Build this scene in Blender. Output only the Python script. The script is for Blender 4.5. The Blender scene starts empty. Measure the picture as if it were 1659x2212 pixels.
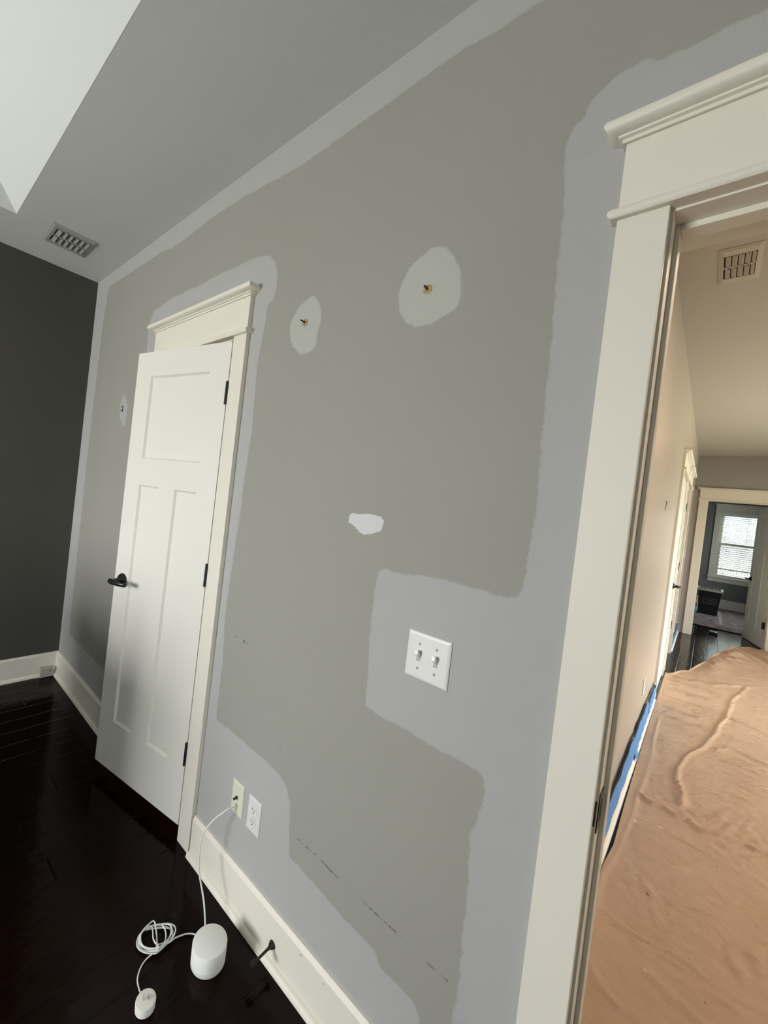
import bpy, bmesh, math, random
import numpy as np
from mathutils import Vector, Matrix, noise as mnoise

random.seed(4)
scene = bpy.context.scene
R = math.radians

# ------------------------------------------------------------------ camera
def make_camera():
    yaw, pitch, roll = -0.7551, -0.0146, 0.1164
    f, cx, cy = 895.8, 692.3, 1079.6
    cyw, sy, cp, sp = math.cos(yaw), math.sin(yaw), math.cos(pitch), math.sin(pitch)
    F = Vector((sy*cp, cyw*cp, sp)); Rr = Vector((cyw, -sy, 0)); U = Rr.cross(F)
    c, s = math.cos(roll), math.sin(roll)
    R2 = Rr*c + U*s; U2 = U*c - Rr*s
    cd = bpy.data.cameras.new('camera'); co = bpy.data.objects.new('camera', cd)
    scene.collection.objects.link(co)
    M = Matrix((R2, U2, -F)).transposed().to_4x4()
    M.translation = Vector((0, -0.9496, 1.4759))
    co.matrix_world = M
    cd.sensor_fit = 'HORIZONTAL'; cd.sensor_width = 36
    cd.lens = f/1659*36
    cd.shift_x = (829.5-cx)/1659; cd.shift_y = (cy-1106)/1659
    cd.clip_start = 0.02; cd.clip_end = 60
    scene.camera = co
make_camera()

# ------------------------------------------------------------------ world, lamps, exposure
SKY = 12.0
P_WIN_L = 164.0        # daylight through the bedroom windows
P_WIN_R = 12.0
P_HALL = 108.0         # daylight through the living room window on the hall's right
P_WARM = 12.0
P_NEAR = 30.0
P_CLOSET = 9.0
P_END = 42.0
EXPOSURE = 0.0

def make_world():
    w = bpy.data.worlds.new('world'); scene.world = w; w.use_nodes = True
    nt = w.node_tree; bg = nt.nodes['Background']
    tc = nt.nodes.new('ShaderNodeTexCoord'); sep = nt.nodes.new('ShaderNodeSeparateXYZ')
    mr = nt.nodes.new('ShaderNodeMapRange'); mx = nt.nodes.new('ShaderNodeMix'); mx.data_type = 'RGBA'
    nt.links.new(tc.outputs['Generated'], sep.inputs[0]); nt.links.new(sep.outputs[2], mr.inputs[0])
    mr.inputs[1].default_value = -0.08; mr.inputs[2].default_value = 0.08
    nt.links.new(mr.outputs[0], mx.inputs[0])
    mx.inputs[6].default_value = (0.30, 0.33, 0.24, 1); mx.inputs[7].default_value = (0.90, 0.96, 1.0, 1)
    nt.links.new(mx.outputs[2], bg.inputs[0]); bg.inputs[1].default_value = SKY
make_world()
scene.view_settings.view_transform = 'Standard'
scene.view_settings.look = 'None'
scene.view_settings.gamma = 1
scene.view_settings.use_curve_mapping = False
scene.view_settings.exposure = EXPOSURE

def area(name, loc, direction, sx, sy_, power, color, spread=180):
    l = bpy.data.lights.new(name, 'AREA'); l.shape = 'RECTANGLE'; l.size = sx; l.size_y = sy_
    l.energy = power; l.color = color; l.spread = R(spread)
    o = bpy.data.objects.new(name, l); scene.collection.objects.link(o)
    o.location = loc
    o.rotation_euler = Vector(direction).to_track_quat('-Z', 'Y').to_euler()
    return o
# daylight entering by the modelled window openings (the lamps stand in those openings)
RY = -4.4        # bedroom window wall
area('daylight_window_left', (-2.05, RY-0.10, 1.38), (0, 1, 0), 1.3, 1.5, P_WIN_L, (1.0, 0.975, 0.98))
area('daylight_window_right', (1.85, -1.375, 1.38), (-1, 0, 0), 0.7, 1.4, P_WIN_R, (1.0, 0.95, 0.92))
area('daylight_hall', (3.1, 4.5, 1.25), (-1, 0, 0), 4.0, 1.6, P_HALL, (1.0, 0.88, 0.76))
area('added_far_room_fill', (2.25, 9.9, 1.4), (-1, 0, 0), 1.2, 1.3, P_END, (0.95, 0.97, 1.0))  # added fill through an invented side window, brightens the far room
area('added_hall_fill', (1.35, 5.9, 2.68), (0, 0, -1), 0.35, 0.35, P_WARM, (1.0, 0.62, 0.33))  # added warm fill for the far part of the hall
area('added_near_fill', (0.85, 1.25, 2.68), (0, 0, -1), 0.35, 0.35, P_NEAR, (1.0, 0.80, 0.62))  # added fill that brightens the drop cloth near the doorway
area('closet_lamp_glow', (-1.75, 0.45, 2.70), (0, 0, -1), 0.2, 0.2, P_CLOSET, (1.0, 0.62, 0.30))

# ------------------------------------------------------------------ helpers
def lin(r, g, b):
    f = lambda c: (c/255)/12.92 if c/255 <= 0.04045 else (((c/255)+0.055)/1.055)**2.4
    return (f(r), f(g), f(b), 1)

def mat(name, color, rough=0.5, metal=0.0, bump=0.0, bscale=400, var=0.0, vscale=6, spec=0.5, coat=0.0):
    m = bpy.data.materials.new(name); m.use_nodes = True
    nt = m.node_tree; p = nt.nodes['Principled BSDF']
    col = color if len(color) == 4 else (*color, 1)
    p.inputs['Base Color'].default_value = col
    p.inputs['Roughness'].default_value = rough; p.inputs['Metallic'].default_value = metal
    p.inputs['Specular IOR Level'].default_value = spec; p.inputs['Coat Weight'].default_value = coat
    tc = nt.nodes.new('ShaderNodeTexCoord')
    if var > 0:
        n = nt.nodes.new('ShaderNodeTexNoise'); n.inputs['Scale'].default_value = vscale; n.inputs['Detail'].default_value = 4
        nt.links.new(tc.outputs['Object'], n.inputs['Vector'])
        mx = nt.nodes.new('ShaderNodeMix'); mx.data_type = 'RGBA'
        mx.inputs[6].default_value = tuple(c*(1-var) for c in col[:3])+(1,)
        mx.inputs[7].default_value = tuple(min(1, c*(1+var)) for c in col[:3])+(1,)
        nt.links.new(n.outputs['Fac'], mx.inputs[0]); nt.links.new(mx.outputs[2], p.inputs['Base Color'])
    if bump > 0:
        n2 = nt.nodes.new('ShaderNodeTexNoise'); n2.inputs['Scale'].default_value = bscale; n2.inputs['Detail'].default_value = 2
        nt.links.new(tc.outputs['Object'], n2.inputs['Vector'])
        b = nt.nodes.new('ShaderNodeBump'); b.inputs['Strength'].default_value = bump; b.inputs['Distance'].default_value = 0.001
        nt.links.new(n2.outputs['Fac'], b.inputs['Height']); nt.links.new(b.outputs[0], p.inputs['Normal'])
    return m

class MB:
    def __init__(s, xf=None): s.v = []; s.f = []; s.xf = xf
    def add(s, vs, fs):
        b = len(s.v)
        if s.xf: vs = [s.xf(Vector(v)) for v in vs]
        s.v += [tuple(v) for v in vs]; s.f += [tuple(i+b for i in f) for f in fs]
        return s
    def box(s, x0, x1, y0, y1, z0, z1):
        vs = [(x, y, z) for x in (x0, x1) for y in (y0, y1) for z in (z0, z1)]
        return s.add(vs, [(0, 1, 3, 2), (4, 6, 7, 5), (0, 4, 5, 1), (2, 3, 7, 6), (0, 2, 6, 4), (1, 5, 7, 3)])
    def loops(s, rings, cap0=True, cap1=True, close=True):
        n = len(rings[0]); vs = [p for r in rings for p in r]; fs = []
        for k in range(len(rings)-1):
            for i in range(n if close else n-1):
                j = (i+1) % n
                fs.append((k*n+i, k*n+j, (k+1)*n+j, (k+1)*n+i))
        if cap0: fs.append(tuple(reversed(range(n))))
        if cap1: fs.append(tuple((len(rings)-1)*n+i for i in range(n)))
        return s.add(vs, fs)
    def revolve(s, base, axis, prof, n=24, cap0=True, cap1=True):
        """prof: list of (distance along axis, radius)"""
        a = Vector(axis).normalized(); t = a.orthogonal().normalized(); b = a.cross(t); base = Vector(base)
        rings = []
        for d, r in prof:
            rings.append([base + a*d + (t*math.cos(2*math.pi*i/n)+b*math.sin(2*math.pi*i/n))*r for i in range(n)])
        return s.loops(rings, cap0, cap1)
    def cyl(s, p0, p1, r, r1=None, n=16):
        p0 = Vector(p0); p1 = Vector(p1)
        return s.revolve(p0, p1-p0, [(0, r), ((p1-p0).length, r if r1 is None else r1)], n)
    def tube(s, pts, r, n=8):
        pts = [Vector(p) for p in pts]; rings = []
        prev = None
        for i, p in enumerate(pts):
            d = (pts[min(i+1, len(pts)-1)] - pts[max(i-1, 0)]).normalized()
            t = d.orthogonal().normalized() if prev is None else (prev - d*prev.dot(d)).normalized()
            prev = t; b = d.cross(t)
            rings.append([p + (t*math.cos(2*math.pi*k/n)+b*math.sin(2*math.pi*k/n))*r for k in range(n)])
        return s.loops(rings)
    def prism(s, poly, axis, a0, a1):
        """poly 2D in the two remaining axes (ordered), extruded on axis"""
        def P(a, u, w): return {'x': (a, u, w), 'y': (u, a, w), 'z': (u, w, a)}[axis]
        return s.loops([[P(a0, *q) for q in poly], [P(a1, *q) for q in poly]])
    def build(s, name, m, parent=None, bevel=0, smooth=None, seg=2):
        me = bpy.data.meshes.new(name); me.from_pydata(s.v, [], s.f)
        bm = bmesh.new(); bm.from_mesh(me); bmesh.ops.recalc_face_normals(bm, faces=bm.faces); bm.to_mesh(me); bm.free()
        me.materials.append(m)
        if smooth is not None:
            me.polygons.foreach_set('use_smooth', [True]*len(me.polygons)); me.set_sharp_from_angle(angle=R(smooth))
        me.update()
        o = bpy.data.objects.new(name, me); scene.collection.objects.link(o)
        if bevel:
            b = o.modifiers.new('bevel', 'BEVEL'); b.width = bevel; b.segments = seg; b.limit_method = 'ANGLE'; b.angle_limit = R(40)
            b.harden_normals = False
        if parent is not None:
            o.parent = parent; o.matrix_parent_inverse = parent.matrix_basis.inverted()
        return o

def empty(name, loc):
    o = bpy.data.objects.new(name, None); scene.collection.objects.link(o); o.location = loc
    o.empty_display_size = 0.05
    return o
def tag(o, label, cat, group=None):
    o['label'] = label; o['category'] = cat
    if group: o['group'] = group
    return o
def struct(o, label=None):
    o['kind'] = 'structure'
    if label: o['label'] = label
    return o
def rootfix(o):
    """parts are built in world coordinates: give a parented part the inverse of its parent"""
    return o
def spline(pts, k=6, closed=False):
    P = [Vector(p) for p in pts]; n = len(P); out = []
    rng = n if closed else n-1
    for i in range(rng):
        if closed: a, b, c, d = P[(i-1) % n], P[i], P[(i+1) % n], P[(i+2) % n]
        else: a, b, c, d = P[max(i-1, 0)], P[i], P[i+1], P[min(i+2, n-1)]
        for j in range(k):
            t = j/k
            out.append(0.5*((2*b) + (c-a)*t + (2*a-5*b+4*c-d)*t*t + (3*b-a-3*c+d)*t**3))
    if not closed: out.append(P[-1])
    return out

# ------------------------------------------------------------------ materials
TRIM = mat('trim_paint', (0.76, 0.72, 0.63), 0.5, bump=0.05, bscale=120)
DOORP = mat('door_paint', (0.76, 0.74, 0.675), 0.33, bump=0.05, bscale=90)
BLACK = mat('black_metal', (0.006, 0.007, 0.009), 0.32, spec=0.5)
BLACKD = mat('matte_black', (0.004, 0.004, 0.004), 0.7, bump=0.1, bscale=300)
WHITEP = mat('white_plastic', (0.78, 0.78, 0.74), 0.3, bump=0.05, bscale=600)
IVORY = mat('ivory_plastic', (0.66, 0.66, 0.53), 0.35, bump=0.05, bscale=600)
OUTW = mat('outlet_plastic', (0.68, 0.68, 0.67), 0.35, bump=0.05, bscale=600)
NEWP = (0.400, 0.396, 0.386, 1); OLDP = (0.306, 0.299, 0.266, 1)
CEILM = mat('ceiling_paint', (0.60, 0.60, 0.595), 0.8, bump=0.25, bscale=220, var=0.01)
TRAYM = mat('tray_white_paint', (0.70, 0.72, 0.70), 0.8, bump=0.2, bscale=220)
DARKW = mat('charcoal_wall_paint', (0.056, 0.054, 0.044), 0.6, bump=0.25, bscale=220, var=0.03)
PLAINW = mat('grey_wall_paint', NEWP, 0.6, bump=0.25, bscale=220)
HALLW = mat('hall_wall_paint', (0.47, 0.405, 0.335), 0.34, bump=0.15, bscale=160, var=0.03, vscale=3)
HALLC = mat('hall_ceiling_paint', (0.50, 0.47, 0.43), 0.8, bump=0.2, bscale=220)
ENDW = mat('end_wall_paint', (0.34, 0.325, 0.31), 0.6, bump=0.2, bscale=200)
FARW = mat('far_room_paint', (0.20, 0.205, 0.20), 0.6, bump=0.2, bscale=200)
TANW = mat('closet_paint', (0.50, 0.36, 0.20), 0.7, bump=0.2, bscale=200)
TAPE = mat('blue_masking_paper', (0.075, 0.235, 0.52), 0.55, bump=0.3, bscale=60, var=0.12, vscale=9)
GLASSM = None
def glass():
    m = bpy.data.materials.new('window_glass'); m.use_nodes = True; nt = m.node_tree
    for n in list(nt.nodes):
        if n.type == 'BSDF_PRINCIPLED': nt.nodes.remove(n)
    out = [n for n in nt.nodes if n.type == 'OUTPUT_MATERIAL'][0]
    t = nt.nodes.new('ShaderNodeBsdfTransparent'); g = nt.nodes.new('ShaderNodeBsdfGlossy'); g.inputs['Roughness'].default_value = 0.02
    fr = nt.nodes.new('ShaderNodeFresnel'); fr.inputs[0].default_value = 1.45
    mx = nt.nodes.new('ShaderNodeMixShader')
    t.inputs[0].default_value = (0.95, 0.97, 0.96, 1)
    nt.links.new(fr.outputs[0], mx.inputs[0]); nt.links.new(t.outputs[0], mx.inputs[1]); nt.links.new(g.outputs[0], mx.inputs[2])
    nt.links.new(mx.outputs[0], out.inputs[0])
    return m
GLASSM = glass()

def floor_material():
    m = bpy.data.materials.new('dark_scraped_planks'); m.use_nodes = True; nt = m.node_tree; L = nt.links.new
    p = nt.nodes['Principled BSDF']; p.inputs['Specular IOR Level'].default_value = 0.12
    geo = nt.nodes.new('ShaderNodeNewGeometry'); sep = nt.nodes.new('ShaderNodeSeparateXYZ'); L(geo.outputs['Position'], sep.inputs[0])
    def M(op, a, b=None, c=None):
        n = nt.nodes.new('ShaderNodeMath'); n.operation = op
        for i, q in enumerate((a, b, c)):
            if q is None: continue
            if isinstance(q, (int, float)): n.inputs[i].default_value = q
            else: L(q, n.inputs[i])
        return n.outputs[0]
    u = M('DIVIDE', M('ADD', sep.outputs[0], 0.010+0.119*40), 0.119)      # plank seams run along y
    idx = M('FLOOR', u); fr = M('FRACT', u)
    dist = M('MULTIPLY', M('MINIMUM', fr, M('SUBTRACT', 1.0, fr)), 0.119)
    off = M('MULTIPLY', M('FRACT', M('MULTIPLY', M('SINE', M('MULTIPLY', idx, 12.9898)), 43758.5)), 1.7)
    vy = M('DIVIDE', M('ADD', M('ADD', sep.outputs[1], off), 40.0), 1.35)
    fy = M('FRACT', vy); dy = M('MULTIPLY', M('MINIMUM', fy, M('SUBTRACT', 1.0, fy)), 1.35)
    seam = nt.nodes.new('ShaderNodeMapRange'); seam.inputs[1].default_value = 0.0; seam.inputs[2].default_value = 0.0035
    L(M('MINIMUM', dist, dy), seam.inputs[0])
    rnd = M('FRACT', M('MULTIPLY', M('SINE', M('ADD', M('MULTIPLY', idx, 78.233), M('MULTIPLY', M('FLOOR', vy), 37.7))), 43758.5))
    # grain
    mp = nt.nodes.new('ShaderNodeMapping'); L(geo.outputs['Position'], mp.inputs[0]); mp.inputs['Scale'].default_value = (40, 3, 1)
    g = nt.nodes.new('ShaderNodeTexNoise'); g.inputs['Scale'].default_value = 1.0; g.inputs['Detail'].default_value = 6; L(mp.outputs[0], g.inputs['Vector'])
    t = M('ADD', M('MULTIPLY', g.outputs['Fac'], 0.6), M('MULTIPLY', rnd, 0.4))
    cr = nt.nodes.new('ShaderNodeMix'); cr.data_type = 'RGBA'; cr.inputs[6].default_value = (0.0022, 0.0006, 0.0003, 1); cr.inputs[7].default_value = (0.0085, 0.0024, 0.0011, 1)
    L(t, cr.inputs[0])
    cm = nt.nodes.new('ShaderNodeMix'); cm.data_type = 'RGBA'; cm.inputs[6].default_value = (0.003, 0.002, 0.002, 1)
    L(seam.outputs[0], cm.inputs[0]); L(cr.outputs[2], cm.inputs[7]); L(cm.outputs[2], p.inputs['Base Color'])
    # hand scraped ripples across every plank
    mp2 = nt.nodes.new('ShaderNodeMapping'); L(geo.outputs['Position'], mp2.inputs[0]); mp2.inputs['Scale'].default_value = (26, 8, 1)
    g2 = nt.nodes.new('ShaderNodeTexNoise'); g2.inputs['Scale'].default_value = 1.0; g2.inputs['Detail'].default_value = 1.5; L(mp2.outputs[0], g2.inputs['Vector'])
    g2.inputs['Distortion'].default_value = 0.8
    h = M('ADD', M('MULTIPLY', g2.outputs['Fac'], 0.0013), M('MULTIPLY', seam.outputs[0], 0.0006))
    bp = nt.nodes.new('ShaderNodeBump'); bp.inputs['Strength'].default_value = 1.0; bp.inputs['Distance'].default_value = 1.0; L(h, bp.inputs['Height'])
    L(bp.outputs[0], p.inputs['Normal'])
    rr = nt.nodes.new('ShaderNodeMapRange'); rr.inputs[3].default_value = 0.09; rr.inputs[4].default_value = 0.16; L(g.outputs['Fac'], rr.inputs[0]); L(rr.outputs[0], p.inputs['Roughness'])
    return m
FLOORM = floor_material()

# ------------------------------------------------------------------ room dimensions (metres)
X0, X1 = -3.259, 1.75          # bedroom left (charcoal) wall, right wall
H = 2.762; HH = 2.735
WT = 0.15                      # thickness of the wall with the two doors
D1L, D1R = -2.097, -1.459      # closet door opening
D2L, D2R = -0.1025, 0.72        # open doorway to the hall
DH = 2.068                     # opening height
XH = -0.232                    # hall's left wall
YE = 7.64                      # hall's end wall
YF = 11.85                     # window wall of the room beyond
HR = 3.0                       # hall's right wall

OLD= [(-0.3777, 0.2739), (-0.4012, 0.3015), (-0.4401, 0.3038), (-0.5033, 0.3022), (-0.5168, 0.3255), (-0.5775, 0.3261), (-0.6472, 0.3302), (-0.7483, 0.3379), (-0.8509, 0.3428), (-0.8729, 0.4967), (-0.8947, 0.5344), (-0.9252, 0.5547), (-0.9875, 0.5621), (-1.0949, 0.5636), (-1.1649, 0.567), (-1.3058, 0.5628), (-1.3085, 0.5996), (-1.3075, 0.6743), (-1.3098, 0.7964), (-1.3272, 0.9628), (-1.3164, 1.2093), (-1.3068, 1.3328), (-1.2995, 1.5596), (-1.291, 1.6694), (-1.3045, 1.9122), (-1.295, 2.0147), (-1.283, 2.1018), (-1.283, 2.1628), (-1.2517, 2.1693), (-1.2426, 2.2083), (-1.2414, 2.2609), (-1.2602, 2.3074), (-1.2999, 2.3489), (-1.3587, 2.3634), (-1.4281, 2.37), (-1.5953, 2.3749), (-1.818, 2.3715), (-2.0845, 2.3749), (-2.2847, 2.3551), (-2.3356, 2.2847), (-2.3244, 2.1479), (-2.27, 1.2), (-2.27, 0.33), (-3.08, 0.33), (-3.1, 1.5), (-3.08, 2.4), (-3.0379, 2.6763), (-2.9098, 2.6761), (-2.6017, 2.6711), (-2.2509, 2.667), (-2.1688, 2.6506), (-2.0511, 2.6502), (-1.7571, 2.6678), (-1.5207, 2.6618), (-1.1797, 2.6324), (-1.0046, 2.6405), (-0.789, 2.6475), (-0.7127, 2.6522), (-0.6559, 2.6535), (-0.578, 2.6592), (-0.5049, 2.6459), (-0.4093, 2.6454), (-0.3846, 2.6434), (1.75, 2.6534), (1.75, 2.3604), (-0.0124, 2.3604), (-0.0445, 2.3621), (-0.0673, 2.3618), (-0.1102, 2.3591), (-0.1391, 2.3632), (-0.1533, 2.3635), (-0.1701, 2.3793), (-0.1855, 2.3766), (-0.2158, 2.3771), (-0.2298, 2.3717), (-0.2511, 2.3561), (-0.2632, 2.3402), (-0.2713, 2.3159), (-0.2885, 2.3104), (-0.2963, 2.2871), (-0.2984, 2.2587), (-0.2945, 2.2078), (-0.2877, 2.1071), (-0.2855, 1.9692), (-0.2788, 1.8305), (-0.2777, 1.742), (-0.2744, 1.5943), (-0.2686, 1.4884), (-0.2697, 1.4271), (-0.274, 1.3768), (-0.2753, 1.3239), (-0.2792, 1.3089), (-0.2857, 1.2998), (-0.3294, 1.2961), (-0.3589, 1.3002), (-0.3961, 1.3019), (-0.4317, 1.3023), (-0.4865, 1.3022), (-0.5406, 1.2949), (-0.5793, 1.2924), (-0.6203, 1.2923), (-0.648, 1.2826), (-0.6489, 1.2349), (-0.6509, 1.1623), (-0.6491, 1.0907), (-0.6404, 1.0152), (-0.6374, 0.9624), (-0.637, 0.9169), (-0.5845, 0.9057), (-0.5359, 0.9111), (-0.4683, 0.9083), (-0.4002, 0.9044), (-0.3473, 0.9054), (-0.3164, 0.9045), (-0.3063, 0.8977), (-0.3043, 0.8813), (-0.3041, 0.838), (-0.3111, 0.7943), (-0.3216, 0.7519), (-0.3123, 0.661), (-0.3114, 0.578), (-0.3102, 0.5172), (-0.3065, 0.4544), (-0.3075, 0.3863), (-0.3123, 0.3385), (-0.3073, 0.17), (-0.4123, 0.17)]
PATCHES= [[(-1.0325, 2.1341), (-1.0057, 2.1032), (-0.9886, 2.0729), (-0.9883, 2.0333), (-0.9967, 1.9908), (-0.9955, 1.964), (-1.0134, 1.9402), (-1.0653, 1.9411), (-1.1035, 1.9677), (-1.127, 2.0043), (-1.1382, 2.0488), (-1.1295, 2.0801), (-1.1032, 2.1072), (-1.0635, 2.128)], [(-0.5563, 2.1433), (-0.5299, 2.1078), (-0.5112, 2.0721), (-0.5024, 2.0298), (-0.5016, 1.9964), (-0.5094, 1.9749), (-0.533, 1.9632), (-0.5685, 1.9499), (-0.6155, 1.9486), (-0.6462, 1.9617), (-0.6768, 1.9974), (-0.6867, 2.0368), (-0.6835, 2.0769), (-0.667, 2.1131), (-0.6407, 2.1345), (-0.5953, 2.1524)], [(-2.5655, 1.9363), (-2.5069, 1.8695), (-2.4951, 1.8016), (-2.5104, 1.7349), (-2.5493, 1.7278), (-2.6055, 1.7791), (-2.6252, 1.8495), (-2.6121, 1.9042)]]
SPACKLE= [(-0.763, 1.4304), (-0.7483, 1.4302), (-0.6973, 1.4344), (-0.6591, 1.4318), (-0.6478, 1.4224), (-0.6526, 1.402), (-0.6556, 1.3926), (-0.6868, 1.3777), (-0.7164, 1.3754), (-0.7393, 1.3859), (-0.7478, 1.3942), (-0.7697, 1.4027), (-0.7704, 1.4141)]
CREASES= {'C1': [(-0.158, 3.545), (-0.148, 3.108), (-0.139, 2.629), (-0.14, 2.335), (-0.144, 2.121), (-0.154, 1.85), (-0.163, 1.633), (-0.172, 1.402), (-0.181, 1.289), (-0.186, 1.153), (-0.181, 1.054)], 'C2': [(0.331, 4.847), (0.285, 4.441), (0.231, 3.93), (0.177, 3.528), (0.121, 3.236), (0.07, 3.004), (0.023, 2.82), (-0.008, 2.639), (-0.004, 2.465), (0.02, 2.335), (0.029, 2.179)], 'C3': [(-0.125, 2.082), (-0.078, 2.042), (-0.036, 2.057), (0.001, 2.037), (0.041, 2.042), (0.068, 2.058), (0.088, 2.03), (0.12, 2.02), (0.17, 2.033), (0.232, 2.061), (0.274, 2.074), (0.348, 2.075)], 'C5': [(-0.173, 1.054), (-0.13, 1.056), (-0.093, 1.061), (-0.042, 1.057), (0.015, 1.064), (0.061, 1.068), (0.097, 1.069), (0.14, 1.066), (0.181, 1.07), (0.228, 1.068), (0.276, 1.065)], 'C6': [(-0.171, 1.391), (-0.134, 1.396), (-0.092, 1.396), (-0.041, 1.409), (0.005, 1.394)], 'C7': [(-0.076, 1.404), (-0.054, 1.358), (-0.024, 1.293)], 'C8': [(-0.157, 0.784), (-0.143, 0.756), (-0.116, 0.738), (-0.074, 0.726)], 'C9': [(-0.209, 3.783), (-0.142, 3.807), (-0.072, 3.763), (0.014, 3.751), (0.087, 3.767)], 'C10': [(-0.103, 4.426), (-0.026, 4.361), (0.081, 4.352), (0.184, 4.452)], 'C11': [(0.243, 4.037), (0.342, 4.004), (0.479, 3.914)], 'C12': [(0.174, 3.21), (0.245, 3.307), (0.314, 3.321), (0.432, 3.255)], 'C13': [(-0.025, 1.28), (-0.003, 1.186), (0.046, 1.091)], 'C14': [(0.018, 1.354), (0.039, 1.254), (0.047, 1.17)], 'C15': [(-0.104, 1.57), (-0.018, 1.565), (0.063, 1.56), (0.139, 1.544)], 'C16': [(0.076, 2.697), (0.186, 2.766), (0.276, 2.761), (0.393, 2.708)], 'C17': [(-0.138, 2.313), (-0.068, 2.334), (-0.006, 2.323)], 'C18': [(0.194, 1.28), (0.217, 1.201), (0.231, 1.142)], 'C19': [(0.253, 1.34), (0.268, 1.236), (0.279, 1.161)], 'C20': [(-0.203, 4.814), (-0.042, 4.853), (0.138, 4.963), (0.395, 5.262)], 'C21': [(0.341, 4.803), (0.435, 5.324), (0.471, 5.313)]}
CABLE= [(-1.1211, -0.012, 0.3416), (-1.1246, -0.035, 0.3422), (-1.1349, -0.055, 0.3291), (-1.1537, -0.068, 0.3056), (-1.1678, -0.08, 0.2796), (-1.1808, -0.09, 0.2466), (-1.1823, -0.097, 0.208), (-1.1755, -0.1, 0.1568), (-1.1623, -0.101, 0.1177), (-1.1416, -0.1, 0.0837), (-1.1158, -0.102, 0.0484), (-1.082, -0.114, 0.0247)]
C2= [(-1.086, -0.15), (-1.087, -0.15), (-1.102, -0.166), (-1.11, -0.183), (-1.116, -0.204), (-1.115, -0.217), (-1.117, -0.232), (-1.118, -0.247), (-1.115, -0.259), (-1.125, -0.278), (-1.138, -0.29), (-1.158, -0.298), (-1.176, -0.296), (-1.187, -0.29), (-1.198, -0.276), (-1.2, -0.256), (-1.191, -0.233), (-1.179, -0.218), (-1.164, -0.207)]
C3= [(-1.114, -0.263), (-1.116, -0.276), (-1.117, -0.293), (-1.112, -0.309), (-1.101, -0.323), (-1.085, -0.335), (-1.067, -0.34), (-1.048, -0.342)]
LOOPS= [[(-1.181, -0.235), (-1.17, -0.251), (-1.149, -0.26), (-1.127, -0.26), (-1.12, -0.25), (-1.12, -0.236), (-1.134, -0.224), (-1.152, -0.219), (-1.17, -0.219)], [(-1.181, -0.224), (-1.165, -0.207), (-1.144, -0.196), (-1.127, -0.199), (-1.115, -0.214), (-1.113, -0.233), (-1.111, -0.253), (-1.111, -0.264), (-1.127, -0.285), (-1.151, -0.298), (-1.175, -0.295), (-1.195, -0.276), (-1.194, -0.25)], [(-1.175, -0.22), (-1.152, -0.206), (-1.128, -0.212), (-1.114, -0.232), (-1.111, -0.258), (-1.125, -0.278), (-1.146, -0.294), (-1.167, -0.296), (-1.186, -0.285), (-1.194, -0.262), (-1.19, -0.24)]]


# ------------------------------------------------------------------ main wall with its patches of fresh paint
def sdf(poly, px, pz):
    P = np.array(poly); Q = np.roll(P, -1, 0); d = np.full(px.shape, 1e9); ins = np.zeros(px.shape, bool)
    for (ax, az), (bx, bz) in zip(P, Q):
        ex, ez = bx-ax, bz-az; L2 = ex*ex+ez*ez+1e-12
        t = np.clip(((px-ax)*ex+(pz-az)*ez)/L2, 0, 1)
        d = np.minimum(d, np.hypot(px-ax-t*ex, pz-az-t*ez))
        c = ((az > pz) != (bz > pz)) & (px < ex*(pz-az)/(ez if abs(ez) > 1e-12 else 1e-12)+ax)
        ins ^= c
    return np.where(ins, -d, d)

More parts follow.
